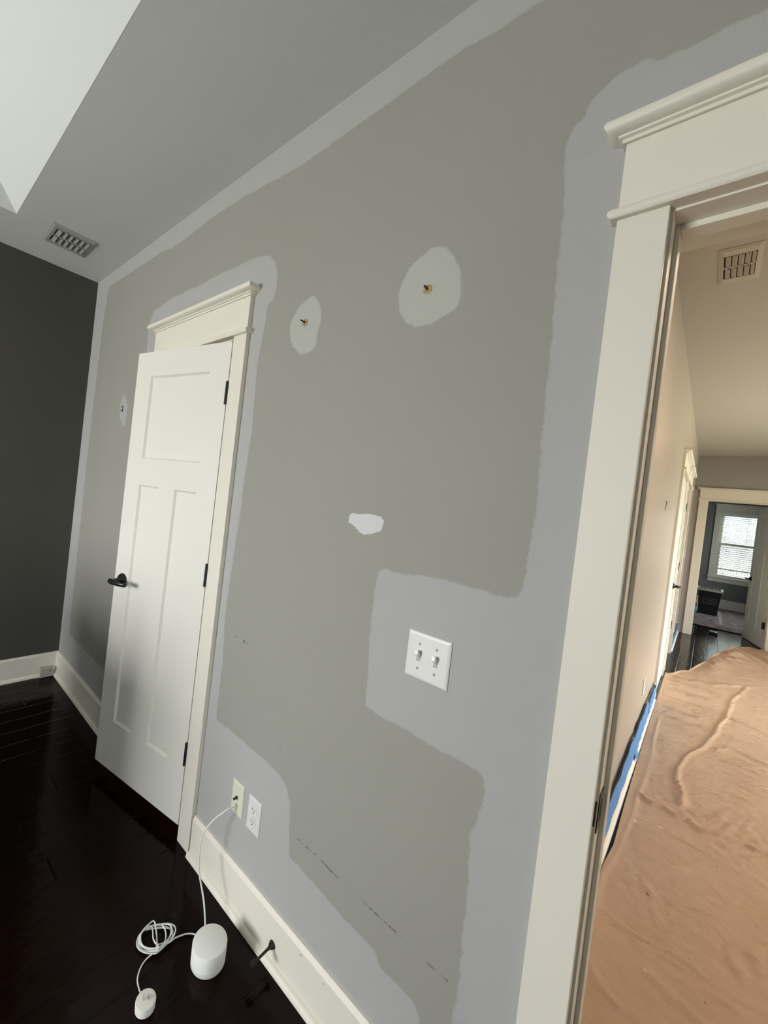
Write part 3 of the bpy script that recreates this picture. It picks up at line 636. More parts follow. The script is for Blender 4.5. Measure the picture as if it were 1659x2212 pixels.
def blind():
    r = tag(empty('window_blind', (0.6, YF+0.035, 0.86)), 'white slatted blind lowered almost to the sill of the far window', 'blind')
    sm = mat('blind_slat', (0.85, 0.87, 0.82), 0.5)
    x0, x1 = 0.165, 1.017; mb = MB(); z = 2.03; k = 0
    while z > 0.90:
        c, s = math.cos(R(14)), math.sin(R(14)); w = 0.0245; y = YF+0.036
        vs = []
        for x in (x0, x1):
            for a, h in ((-w, -0.0), (0, 0.003), (w, 0.0)):
                vs.append((x, y+a*c, z+a*s+h))
        n = len(vs)
        vs2 = [(p[0], p[1], p[2]+0.0025) for p in vs]
        mb.add(vs+vs2, [(0, 1, 4, 3), (1, 2, 5, 4), (6, 9, 10, 7), (7, 10, 11, 8), (0, 3, 9, 6), (2, 8, 11, 5)])
        z -= 0.043
    mb.build('slats', sm, r)
    MB().box(x0-0.003, x1+0.003, YF+0.008, YF+0.064, 2.04, 2.095).build('headrail', sm, r, 0.003)
    MB().box(x0, x1, YF+0.016, YF+0.058, 0.842, 0.864).build('bottom_rail', sm, r, 0.004)
    mb = MB()
    for x in (0.24, 0.59, 0.94):
        for dy in (0.012, 0.060): mb.cyl((x, YF+dy, 0.86), (x, YF+dy, 2.05), 0.0012, n=6)
    mb.build('ladder_cords', sm, r)
blind()

# ------------------------------------------------------------------ ceiling registers
def register(name, cx, cy, z, lx, ly, cols, along, label, m, group=None, mirror=1):
    """along: axis on which the slots are spaced; slots in two rows across it"""
    r = tag(empty(name, (cx, cy, z)), label, 'vent')
    def T(p):  # local: a along spacing axis, b across, c down
        a, b, c = p
        return Vector((cx+a, cy+b, z-c)) if along == 'x' else Vector((cx+b, cy+a, z-c))
    A = lx if along == 'x' else ly; B = ly if along == 'x' else lx
    ha, hb = A/2, B/2; sa = ha*0.74; sb = hb*0.66; gap = 0.006
    # frame: flange + raised centre with slot openings
    mb = MB(T)
    mb.loops([[(-ha, -hb, 0), (ha, -hb, 0), (ha, hb, 0), (-ha, hb, 0)], [(-ha, -hb, 0.002), (ha, -hb, 0.002), (ha, hb, 0.002), (-ha, hb, 0.002)],
              [(-ha+0.016, -hb+0.016, 0.008), (ha-0.016, -hb+0.016, 0.008), (ha-0.016, hb-0.016, 0.008), (-ha+0.016, hb-0.016, 0.008)],
              [(-sa, -sb, 0.008), (sa, -sb, 0.008), (sa, sb, 0.008), (-sa, sb, 0.008)], [(-sa, -sb, 0.001), (sa, -sb, 0.001), (sa, sb, 0.001), (-sa, sb, 0.001)]], cap0=False, cap1=False)
    mb.box(-sa, sa, -gap, gap, 0.001, 0.008)
    p = 2*sa/cols
    for k in range(1, cols): mb.box(-sa+k*p-0.0022, -sa+k*p+0.0022, -sb, sb, 0.001, 0.008)
    mb.build('frame', m, r)
    MB(T).box(-sa, sa, -sb, sb, 0.0006, 0.0012).build('duct_opening', BLACKD, r)
    for k in range(cols):
        for s in (-1, 1):
            mb = MB(T); a0 = -sa+k*p+0.002; a1 = a0+p-0.004; b0, b1 = sorted((s*gap, s*sb))
            q = [(a0+ (a1-a0)*t, 0.0022+0.011*(t if mirror > 0 else 1-t)**1.5) for t in (0.22, 0.4, 0.6, 0.8, 1.0)] if mirror > 0 else [(a0+(a1-a0)*t, 0.0022+0.011*(1-t)**1.5) for t in (0.0, 0.2, 0.4, 0.6, 0.78)]
            ring = lambda b: [(a, b, c) for a, c in q]+[(a, b, c-0.001) for a, c in reversed(q)]
            mb.loops([ring(b0+0.003), ring(b1-0.003)]); mb.build('louvre', m, r, smooth=50)
    return r
VENT = mat('vent_enamel', (0.36, 0.36, 0.335), 0.45)
VENTH = mat('hall_vent_enamel', (0.55, 0.50, 0.44), 0.45)
register('ceiling_vent', -2.835, -0.295, H, 0.265, 0.228, 6, 'y', 'grey louvred air vent in the bedroom ceiling beside the charcoal wall', VENT)
register('ceiling_vent', -0.017, 1.652, HH, 0.142, 0.336, 5, 'x', 'white louvred air vent in the hall ceiling seen through the open doorway', VENTH)

# ------------------------------------------------------------------ wall plates
def plate(name, x, z, w, h, m, label, cat='outlet'):
    r = tag(empty(name, (x, 0, z)), label, cat)
    a, b = w/2, h/2
    mb = MB(); e = 0.005
    mb.loops([[(x-a, 0, z-b), (x+a, 0, z-b), (x+a, 0, z+b), (x-a, 0, z+b)], [(x-a, -0.0025, z-b), (x+a, -0.0025, z-b), (x+a, -0.0025, z+b), (x-a, -0.0025, z+b)],
              [(x-a+0.002, -0.0045, z-b+0.002), (x+a-0.002, -0.0045, z-b+0.002), (x+a-0.002, -0.0045, z+b-0.002), (x-a+0.002, -0.0045, z+b-0.002)],
              [(x-a+e+0.002, -0.006, z-b+e+0.002), (x+a-e-0.002, -0.006, z-b+e+0.002), (x+a-e-0.002, -0.006, z+b-e-0.002), (x-a+e+0.002, -0.006, z+b-e-0.002)]])
    mb.build('plate', m, r)
    return r
def screw(r, x, z, m, y=-0.006):
    mb = MB(); mb.revolve((x, y+0.001, z), (0, -1, 0), [(0, 0.0034), (0.0014, 0.0034), (0.0021, 0.0022)], 14); mb.box(x-0.0026, x+0.0026, y-0.0013, y-0.0009, z-0.0004, z+0.0004)
    mb.build('screw', m, r, smooth=40)
sx_, sz_ = -0.4705, 1.104
GREYP = mat('toggle_slot_shade', (0.42, 0.42, 0.40), 0.5)
SCRW = mat('painted_screw', (0.34, 0.34, 0.33), 0.35)
sw = plate('light_switch_plate', sx_, sz_, 0.1150, 0.1150, WHITEP, 'white double toggle switch plate on the wall in a patch of fresh paint', 'light switch')
for dx in (-0.023, 0.023):
    x = sx_+dx
    MB().box(x-0.0052, x+0.0052, -0.0062, -0.0045, sz_-0.0125, sz_+0.0125).build('toggle_slot', GREYP, sw)
    mb = MB()   # raised lip round the slot
    for q in ((x-0.0062, x-0.0052, sz_-0.0135, sz_+0.0135), (x+0.0052, x+0.0062, sz_-0.0135, sz_+0.0135), (x-0.0052, x+0.0052, sz_+0.0125, sz_+0.0135), (x-0.0052, x+0.0052, sz_-0.0135, sz_-0.0125)):
        mb.box(q[0], q[1], -0.0068, -0.0058, q[2], q[3])
    mb.build('slot_rim', WHITEP, sw)
    mb = MB(); mb.loops([[(x-0.0046, -0.0058, sz_-0.008), (x+0.0046, -0.0058, sz_-0.008), (x+0.0046, -0.0058, sz_+0.010), (x-0.0046, -0.0058, sz_+0.010)],
                         [(x-0.0042, -0.010, sz_-0.002), (x+0.0042, -0.010, sz_-0.002), (x+0.0042, -0.010, sz_+0.0115), (x-0.0042, -0.010, sz_+0.0115)],
                         [(x-0.0042, -0.0215, sz_+0.0070), (x+0.0042, -0.0215, sz_+0.0070), (x+0.0042, -0.0190, sz_+0.0165), (x-0.0042, -0.0190, sz_+0.0165)]])
    mb.build('toggle', WHITEP, sw, 0.0008)
    for dz in (-0.030, 0.030): screw(sw, x, sz_+dz, SCRW)

ol = plate('duplex_outlet', -1.029, 0.361, 0.068, 0.115, OUTW, 'white duplex power outlet low on the wall beside the cable plate', 'outlet')
for dz in (-0.0195, 0.0195):
    z = 0.361+dz; x = -1.029
    pts = []
    for k in range(24):
        t = 2*math.pi*k/24; pts.append((x+0.0172*math.cos(t), max(-0.0143, min(0.0143, 0.0172*math.sin(t)))))
    MB().loops([[(p, -0.0055, z+q) for p, q in pts], [(p, -0.0072, z+q) for p, q in pts]]).build('socket', OUTW, ol, smooth=40)
    mb = MB(); mb.box(x-0.0072, x-0.0052, -0.0076, -0.007, z-0.001, z+0.008); mb.box(x+0.0052, x+0.0072, -0.0076, -0.007, z, z+0.007)
    mb.revolve((x, -0.007, z-0.0075), (0, -1, 0), [(0, 0.0024), (0.0006, 0.0024)], 12)
    mb.build('socket_slots', BLACKD, ol)
screw(ol, -1.029, 0.361, OUTW)
cp = plate('cable_plate', -1.124, 0.365, 0.066, 0.113, IVORY, 'ivory coax and data plate with a white cord plugged in', 'wall plate')
for dz in (-0.042, 0.042): screw(cp, -1.124, 0.365+dz, IVORY)
DARKBR = mat('dark_brass', (0.10, 0.085, 0.05), 0.35, metal=0.9)
mb = MB(); mb.revolve((-1.124, -0.006, 0.370), (0, -1, 0), [(0, 0.0065), (0.003, 0.0065), (0.0031, 0.0048), (0.014, 0.0048)], 6)
mb.build('coax_connector', DARKBR, cp)
MB().revolve((-1.1225, -0.0058, 0.3435), (0, -1, 0), [(0, 0.0075), (0.0012, 0.0075)], 20).build('cord_grommet', GREYP, cp)

# wall anchors left in the wall
BRASS = mat('aged_brass', (0.40, 0.26, 0.12), 0.5, metal=0.3, bump=0.2, bscale=900)
def anchor(x, z, lean, label, m=BRASS, rr=0.0125):
    r = tag(empty('wall_anchor', (x, 0, z)), label, 'wall anchor')
    MB().revolve((x, 0, z), (0, -1, 0), [(0, rr), (0.0015, rr), (0.0022, rr*0.86), (0.0012, rr*0.5)], 24).build('washer', m, r, smooth=40)
    mb = MB(); a = Vector((x, -0.001, z)); b = a+Vector(lean)
    mb.cyl(a, b, 0.0024, n=10); mb.revolve(b, Vector(lean), [(0, 0.0030), (0.0015, 0.0030)], 10)
    mb.build('bolt', BLACK if m is BRASS else m, r)
anchor(-1.060, 2.047, (-0.005, -0.015, 0.004), 'brass anchor with a dark bolt in the smaller primed oval')
anchor(-0.5965, 2.042, (-0.004, -0.010, 0.006), 'brass anchor with a dark bolt in the larger primed oval')
def hook():
    x, z = -2.575, 1.836
    o = MB(); o.box(x-0.020, x+0.008, -0.0015, 0, z+0.014, z+0.018); o.box(x+0.004, x+0.008, -0.003, 0, z-0.016, z+0.014); o.cyl((x-0.024, -0.002, z-0.004), (x+0.004, -0.003, z-0.015), 0.0016, n=8)
    tag(o.build('picture_hook', mat('dull_hook_metal', (0.05, 0.05, 0.045), 0.5, metal=0.6)), 'tiny dark hook on the wall left of the closet door', 'hook')
hook()

# ------------------------------------------------------------------ things on and near the floor
def router():
    x, y, h = -0.9955, -0.155, 0.0685
    WR = mat('router_plastic', (0.86, 0.86, 0.82), 0.42, bump=0.08, bscale=700)
    r = tag(empty('wifi_router', (x, y, 0)), 'white round router puck on the dark floor near the baseboard', 'router')
    MB().revolve((x, y, 0.0005), (0, 0, 1), [(0, 0.0485), (0.001, 0.0505), (0.004, 0.0522), (0.0195, 0.0528), (0.0200, 0.0520)], 64).build('base', WR, r, smooth=30)
    MB().revolve((x, y, 0.021), (0, 0, 1), [(0, 0.0520), (0.0006, 0.0528), (0.040, 0.0528), (0.0425, 0.0520), (0.0435, 0.0500)], 64).build('shell', WR, r, smooth=30)
    MB().revolve((x, y, 0.0203), (0, 0, 1), [(0, 0.0515), (0.0012, 0.0515)], 64).build('seam_ring', mat('light_ring', (0.45, 0.46, 0.46), 0.3), r)
    # faint round emblem pressed into the top
    return r
router()
CORD = mat('white_cord', (0.72, 0.73, 0.71), 0.45, bump=0.05, bscale=500)
c1 = [Vector(p) for p in CABLE]
c1 = c1[:-1]+[Vector((-1.082, -0.114, 0.016)), Vector((-1.0478, -0.134, 0.0072))]
tag(MB().tube(spline(c1, 6), 0.0028).build('network_cable', CORD, smooth=60), 'white cord hanging from the cable plate down to the router', 'cable')
def adapter():
    x, y = -1.008, -0.346
    r = tag(empty('power_adapter', (x, y, 0)), 'small round white plug adapter lying on the floor with its prongs up', 'plug')
    WR = mat('adapter_plastic', (0.80, 0.78, 0.73), 0.4, bump=0.1, bscale=500)
    MB().revolve((x, y, 0.0005), (0, 0, 1), [(0, 0.024), (0.002, 0.0265), (0.022, 0.0272), (0.0245, 0.0262), (0.025, 0.024)], 44).build('body', WR, r, smooth=35)
    PR = mat('prong_metal', (0.55, 0.53, 0.5), 0.3, metal=1.0)
    d = Vector((0.55, 0.83, 0)).normalized(); q = Vector((-d.y, d.x, 0))
    for s in (-1, 1):
        c = Vector((x, y, 0.0250)) + d*s*0.0064
        mb = MB()
        pts = [(q*0.0032*a + d*0.0008*b) for a, b in ((-1, -1), (1, -1), (1, 1), (-1, 1))]
        mb.loops([[c+p for p in pts], [c+p+Vector((0, 0, 0.013)) for p in pts], [c+p*0.6+Vector((0, 0, 0.016)) for p in pts]])
        mb.build('prong', PR, r)
    # its cord: out of the router, into a coil, on to the adapter
    pts = [Vector((-1.0485, -0.146, 0.009)), Vector((-1.066, -0.146, 0.008)), Vector((-1.086, -0.150, 0.006))]+[Vector((a, b, 0.006)) for a, b in C2[2:]]
    z = 0.004
    for li, lp in enumerate((LOOPS[1], LOOPS[2], LOOPS[1], LOOPS[0], LOOPS[2])):
        off = Vector(((li-2)*0.0018, ((li*7) % 5-2)*0.0016, 0))
        z = 0.006+0.0045*li
        pts += [Vector((a, b, z + 0.003*math.sin(k))) + off for k, (a, b) in enumerate(lp[1:])]
    pts += [Vector((a, b, max(0.004, 0.012-0.003*k))) for k, (a, b) in enumerate(C3)] + [Vector((-1.033, -0.343, 0.010))]
    MB().tube(spline(pts, 5), 0.0021).build('cord', CORD, r, smooth=60)
    # cord tie
    MB().revolve((-1.116, -0.262, 0.016), (0.4, 0.9, 0.1), [(-0.004, 0.010), (0.004, 0.010)], 14, ).build('cord_tie', CORD, r, smooth=60)
adapter()

def door_bumper():
    x, z = -0.861, 0.066
    r = tag(empty('door_stop', (x, -0.016, z)), 'black metal door stop screwed into the white baseboard', 'door stop')
    d = Vector((0, -1, -0.06)).normalized(); b = Vector((x, -0.016, z))
    MB().revolve(b, d, [(0, 0.0125), (0.003, 0.0125), (0.010, 0.0085), (0.014, 0.0052), (0.020, 0.0042), (0.066, 0.0040), (0.067, 0.006)], 24).build('shaft', BLACK, r, smooth=40)
    MB().revolve(b+d*0.066, d, [(0, 0.0078), (0.002, 0.0088), (0.013, 0.0088), (0.016, 0.007)], 20).build('rubber_tip', BLACKD, r, smooth=40)
door_bumper()
def corner_box():
    GB = mat('junction_box_paint', (0.42, 0.38, 0.35), 0.5, bump=0.1, bscale=300)
    xa = X0+0.016+0.013
    r = tag(empty('cable_box', (xa, -0.07, 0)), 'small pale junction box against the baseboard in the dark corner', 'junction box')
    MB().box(xa, xa+0.026, -0.114, -0.032, 0.002, 0.066).build('box', GB, r, 0.004, seg=3)
    MB().revolve((xa+0.026, -0.052, 0.044), (1, 0, 0), [(0, 0.004), (0.0008, 0.004)], 12).build('screw_hole', BLACKD, r)
corner_box()
# chips on the baseboard
CHIP = mat('chipped_paint', (0.20, 0.13, 0.08), 0.8)
bb = bpy.data.objects['baseboard_main']
for cx_, cz_, w_ in ((-0.745, 0.132, 0.005), (-0.80, 0.119, 0.0022), (-0.655, 0.128, 0.003)):
    pts = [(cx_+w_*(0.7+0.4*math.sin(k*2.4))*math.cos(k*0.9), cz_+0.6*w_*(0.7+0.4*math.cos(k*1.9))*math.sin(k*0.9)) for k in range(7)]
    MB().prism([(a, b) for a, b in pts], 'y', -0.0164, -0.0155).build('paint_chip', CHIP, bb)

# ------------------------------------------------------------------ drop cloth
def drop_cloth():
    NX, NY = 150, 620
    xr = 2.2
    u = np.linspace(0, 1, NX)**1.35; v = np.linspace(0, 1, NY)
    xl_y = lambda y: np.interp(y, [0.15, 1.30, 1.36, 1.5, 1.9, 2.4, 2.9, 3.7, 4.5, 4.9], [-0.200, -0.200, -0.197, -0.187, -0.193, -0.197, -0.200, -0.200, -0.200, -0.200])
    yf_x = lambda x: np.interp(x, [-0.25, -0.189, -0.137, -0.076, -0.023, 0.116, 0.18, 0.311, 0.412, 0.462, 0.61, 0.75, 1.2, 2.2], [4.87, 4.91, 4.98, 5.20, 5.31, 6.0, 6.41, 6.99, 7.30, 7.42, 7.50, 7.52, 7.55, 7.5])
    y0 = 0.165
    U, V = np.meshgrid(u, v, indexing='ij')
    X = -0.21 + U*(xr+0.21)
    for _ in range(3):
        Y = y0 + V*(yf_x(X)-y0); Xl = xl_y(Y); X = Xl + U*(xr-Xl)
    Y = y0 + V*(yf_x(X)-y0)
    Z = np.full(X.shape, 0.0035)
    WX = X+0.005*np.sin(Y*7+X*5)+0.003*np.sin(Y*15+2); WY = Y+0.007*np.sin(X*27+Y*3)+0.004*np.sin(X*61+1)
    def dist(poly):
        d = np.full(X.shape, 9.0)
        for (ax, ay), (bx, by) in zip(poly[:-1], poly[1:]):
            ex, ey = bx-ax, by-ay; t = np.clip(((WX-ax)*ex+(WY-ay)*ey)/(ex*ex+ey*ey+1e-9), 0, 1)
            d = np.minimum(d, np.hypot(WX-ax-t*ex, WY-ay-t*ey))
        return d
    spec = dict(C1=(0.006, 0.010), C2=(0.016, 0.015), C3=(0.016, 0.016), C5=(0.005, 0.007), C6=(0.004, 0.006), C7=(0.008, 0.009), C8=(0.007, 0.012),
                C9=(0.009, 0.014), C10=(0.006, 0.014), C11=(0.010, 0.020), C12=(0.012, 0.025), C13=(0.004, 0.007), C14=(0.004, 0.007), C15=(0.004, 0.007),
                C16=(0.005, 0.012), C17=(0.006, 0.010), C18=(0.005, 0.010), C19=(0.005, 0.010), C20=(0.012, 0.03), C21=(0.012, 0.02))
    for k, (h, w) in spec.items():
        pl = list(CREASES[k])
        if k == 'C3' or k == 'C5': pl.append((2.2, pl[-1][1]+0.03))
        d = dist(pl); ww = w*(0.8+0.25*np.sin(X*9+Y*4)); Z += h*(0.85+0.2*np.sin(X*11-Y*5))*np.exp(-(d/ww)**1.5)
    # folded hem along the wall: doubled cloth
    hx = np.interp(Y, [1.0, 1.29, 1.63, 2.12, 2.63, 3.1, 3.55, 4.2], [-0.183, -0.181, -0.163, -0.144, -0.139, -0.148, -0.158, -0.19])
    Z += 0.0035/(1+np.exp((X-hx)/0.0022))
    # lengthwise fold lines pressed into the canvas and soft swells
    for yy in (0.56, 1.31, 1.82, 2.6, 3.05, 3.55, 4.1, 4.7):
        Z += 0.0035*np.exp(-((Y-yy-0.02*np.sin(X*9+yy))/0.007)**2)
    rs = np.random.RandomState(3)
    for k in range(90):
        cx, cy = rs.uniform(-0.1, 1.3), rs.uniform(0.4, 5.2); a = rs.uniform(-0.5, 0.5); ln = rs.uniform(0.05, 0.22); w = rs.uniform(0.006, 0.016)*(1+cy*0.25)
        dx, dy = X-cx, Y-cy; s = dx*np.cos(a)+dy*np.sin(a); t = -dx*np.sin(a)+dy*np.cos(a)+0.12*s*s
        Z += rs.uniform(0.0015, 0.005)*np.exp(-(s/ln)**2-(t/w)**2)
    for fx, fy, am in ((7, 3.1, 0.0016), (13, 5.3, 0.0010), (31, 17, 0.0005)):
        Z += am*(1+np.sin(X*fx+1.3*np.sin(Y*fy*0.7))*np.cos(Y*fy+0.8*np.sin(X*fx*0.6)))
    for k in range(620):
        cx, cy = rs.uniform(-0.15, 1.0), rs.uniform(0.5, 6.5); a = rs.normal(0, 0.45); ln = rs.uniform(0.02, 0.10); w = rs.uniform(0.003, 0.008)*(1+cy*0.2)
        m_ = (np.abs(X-cx) < 0.3) & (np.abs(Y-cy) < 0.3)
        dx, dy = X[m_]-cx, Y[m_]-cy; s_ = dx*np.cos(a)+dy*np.sin(a); t = -dx*np.sin(a)+dy*np.cos(a)+rs.uniform(-1.5, 1.5)*s_*s_
        Z[m_] += rs.uniform(0.001, 0.0045)*np.exp(-(s_/ln)**2-(t/w)**2)
    # crumpled band beside the long ridge
    qb = np.exp(-((Y-2.15)/0.16)**2)*np.clip((X+0.12)*6, 0, 1)
    Z += qb*0.0055*np.abs(np.sin(X*38+4*np.sin(Y*9))*np.sin(Y*16+5*np.sin(X*13)))
    # bunched-up far end
    q = np.clip((X-0.02)/0.35, 0, 1)*np.exp(-((Y-(yf_x(X)-0.35))/0.55)**2)
    ph = Y*11+X*6+1.8*np.sin(X*9)+1.1*np.sin(Y*4.7+2)
    Z += q*(0.018+0.030*np.abs(np.sin(ph))**1.5*(0.6+0.4*np.sin(X*17+Y*3)) + 0.014*np.abs(np.sin(X*23+Y*9)))
    e = np.exp(-((yf_x(X)-Y)/0.05)**2); Z += e*0.012*(0.6+0.4*np.sin(X*40))
    Z = np.maximum(Z, 0.0025)
    # keep it clear of the baseboard
    Z = np.where(X < -0.2, np.minimum(Z, 0.02), Z)
    n = NX*NY
    top = np.stack([X.ravel(), Y.ravel(), Z.ravel()], -1)
    vs = [tuple(map(float, t)) for t in top]
    fs = []
    for i in range(NX-1):
        for j in range(NY-1): fs.append((i*NY+j, (i+1)*NY+j, (i+1)*NY+j+1, i*NY+j+1))
    m = bpy.data.materials.new('canvas_drop_cloth'); m.use_nodes = True; nt = m.node_tree; L = nt.links.new
    p = nt.nodes['Principled BSDF']; p.inputs['Roughness'].default_value = 0.92; p.inputs['Specular IOR Level'].default_value = 0.15
    geo = nt.nodes.new('ShaderNodeNewGeometry')
    def nz(s, d=4):
        q = nt.nodes.new('ShaderNodeTexNoise'); q.inputs['Scale'].default_value = s; q.inputs['Detail'].default_value = d; L(geo.outputs['Position'], q.inputs['Vector']); return q.outputs['Fac']
    def mx(f, a, b):
        q = nt.nodes.new('ShaderNodeMix'); q.data_type = 'RGBA'; L(f, q.inputs[0])
        for i, w in ((6, a), (7, b)):
            if isinstance(w, tuple): q.inputs[i].default_value = w
            else: L(w, q.inputs[i])
        return q.outputs[2]
    def rng(v, a, b):
        q = nt.nodes.new('ShaderNodeMapRange'); q.inputs[1].default_value = a; q.inputs[2].default_value = b; L(v, q.inputs[0]); return q.outputs[0]
    c = mx(nz(5), (0.42, 0.285, 0.195, 1), (0.50, 0.350, 0.250, 1))
    c = mx(rng(nz(17, 6), 0.68, 0.80), c, (0.60, 0.50, 0.40, 1))       # dried paint smears
    c = mx(rng(nz(60, 2), 0.755, 0.775), c, (0.16, 0.09, 0.05, 1))       # specks
    L(c, p.inputs['Base Color'])
    b = nt.nodes.new('ShaderNodeBump'); b.inputs['Strength'].default_value = 0.5; b.inputs['Distance'].default_value = 0.002
    L(nz(420, 2), b.inputs['Height']); b2 = nt.nodes.new('ShaderNodeBump'); b2.inputs['Strength'].default_value = 0.9; b2.inputs['Distance'].default_value = 0.009
    L(nz(22, 5), b2.inputs['Height']); L(b.outputs[0], b2.inputs['Normal']); L(b2.outputs[0], p.inputs['Normal'])
    me = bpy.data.meshes.new('drop_cloth'); me.from_pydata(vs, [], fs); me.materials.append(m)
    me.polygons.foreach_set('use_smooth', [True]*len(me.polygons)); me.update()
    o = bpy.data.objects.new('drop_cloth', me); scene.collection.objects.link(o)
    sol = o.modifiers.new('thickness', 'SOLIDIFY'); sol.thickness = 0.0015; sol.offset = -1
    tag(o, 'tan canvas drop cloth wrinkled over the hall floor', 'drop cloth')
drop_cloth()

# ------------------------------------------------------------------ blue masking along the hall baseboard
def masking(y0, y1, zb, zt, label, seed, flare=0.003, lip=0.0):
    rs = random.Random(seed); n = 40; prof = []
    mb = MB(); rings = []
    for i in range(n+1):
        t = i/n; y = y0+(y1-y0)*t
        wz = 0.006*math.sin(t*9+seed)+0.004*math.sin(t*23+seed*2)
        zb_ = zb[0]+(zb[1]-zb[0])*t; zt_ = zt[0]+(zt[1]-zt[0])*t+wz
        ring = []
        for k in range(6):
            s = k/5; z = zb_+(zt_-zb_)*s
            x = XH+0.0185+flare*s*s*(0.7+0.3*math.sin(t*14+seed))+0.0015*math.sin(t*30+s*7) + lip
            if z < 0.022: x += 0.016
            ring.append((x, y, z))
        ring += [(p[0]-0.0008, p[1], p[2]) for p in reversed(ring)]
        rings.append(ring)
    mb.loops(rings)
    return tag(mb.build('masking_tape', TAPE, smooth=60), label, 'tape', 'blue masking on the hall baseboard')
masking(1.15, 2.45, (0.075, 0.050), (0.240, 0.222), 'nearest strip of blue masking on the hall baseboard', 1, 0.002, 0.001)
masking(2.46, 3.24, (0.020, 0.035), (0.230, 0.205), 'middle strip of blue masking on the hall baseboard', 2, 0.003, 0.0)
masking(3.26, 3.84, (0.030, 0.050), (0.200, 0.185), 'crumpled blue masking strip ending at the near hall door casing', 5, 0.006, 0.002)
masking(6.10, 7.55, (0.030, 0.060), (0.165, 0.165), 'blue masking strip at the far end of the hall wall', 7, 0.002, 0.0)

# hall switch plate, outlet
def hall_plate(name, y, z, h, w, label, cat):
    return tag(MB().box(XH, XH+0.006, y-w/2, y+w/2, z-h/2, z+h/2).build(name, WHITEP, None, 0.002), label, cat)
hall_plate('light_switch_plate', 6.95, 1.22, 0.115, 0.075, 'pale switch plate on the hall wall beyond the side doors', 'light switch')
hall_plate('duplex_outlet', 2.75, 0.41, 0.115, 0.07, 'white outlet plate low on the hall wall above the blue masking', 'outlet')
def hall_screws():
    o = MB(); o.box(XH, XH+0.004, 2.66, 2.74, 1.690, 1.695); o.cyl((XH, 2.67, 1.63), (XH+0.004, 2.67, 1.69), 0.002, n=6)
    tag(o.build('picture_hook', mat('hook_wire', (0.05, 0.045, 0.04), 0.5)), 'small dark wire hook on the warm hall wall', 'hook')
hall_screws()

# ------------------------------------------------------------------ things in the far room
def basket():
    x0, x1, yc, h = -0.02, 0.245, 10.22, 0.50
    BK = mat('black_wicker', (0.006, 0.006, 0.007), 0.6); WH = mat('white_trim_fabric', (0.55, 0.55, 0.53), 0.7)
    r = tag(empty('laundry_basket', ((x0+x1)/2, yc+0.15, 0.012)), 'tall black laundry basket with a white scalloped rim on the rug', 'basket')
    def ring(e, z): return [(x0-e, yc-0.0-e, z), (x1+e, yc-e, z), (x1+e, yc+0.3+e, z), (x0-e, yc+0.3+e, z)]
    mb = MB(); mb.loops([ring(0, 0.012), ring(0.035, h), ring(0.030, h), ring(-0.008, 0.022)], cap0=True, cap1=True); mb.build('body', BK, r, 0.006)
    mb = MB(); mb.loops([ring(0.030, h-0.03), ring(0.048, h-0.03), ring(0.052, h+0.012), ring(0.030, h+0.012)], cap0=False, cap1=False); mb.build('rim', WH, r)
    mb = MB(); n = 7
    for k in range(n):
        x = x0-0.035+(x1-x0+0.07)*(k+0.5)/n
        mb.revolve((x, yc-0.055, h+0.014), (0, 1, 0), [(0, 0.016), (0.010, 0.016)], 14)
    for k in range(7):
        y = yc-0.03+0.35*(k+0.5)/7; mb.revolve((x0-0.055, y, h+0.014), (1, 0, 0), [(0, 0.016), (0.01, 0.016)], 14)
    mb.build('scalloped_edge', WH, r)['kind'] = 'stuff'
    GY = mat('grey_weave', (0.22, 0.22, 0.22), 0.7)
    mb = MB()
    for a in range(8):
        for b in range(4):
            x = x0+0.04+a*0.027+(0.013 if b % 2 else 0); z = 0.23+b*0.032
            e = 0.035*(z/h)+0.002
            mb.loops([[(x-0.011, yc-e, z), (x, yc-e, z-0.009), (x+0.004, yc-e, z+0.003), (x-0.004, yc-e, z+0.010)], [(x-0.011, yc-e-0.003, z), (x, yc-e-0.003, z-0.009), (x+0.004, yc-e-0.003, z+0.003), (x-0.004, yc-e-0.003, z+0.010)]])
    mb.build('woven_band', GY, r)
basket()
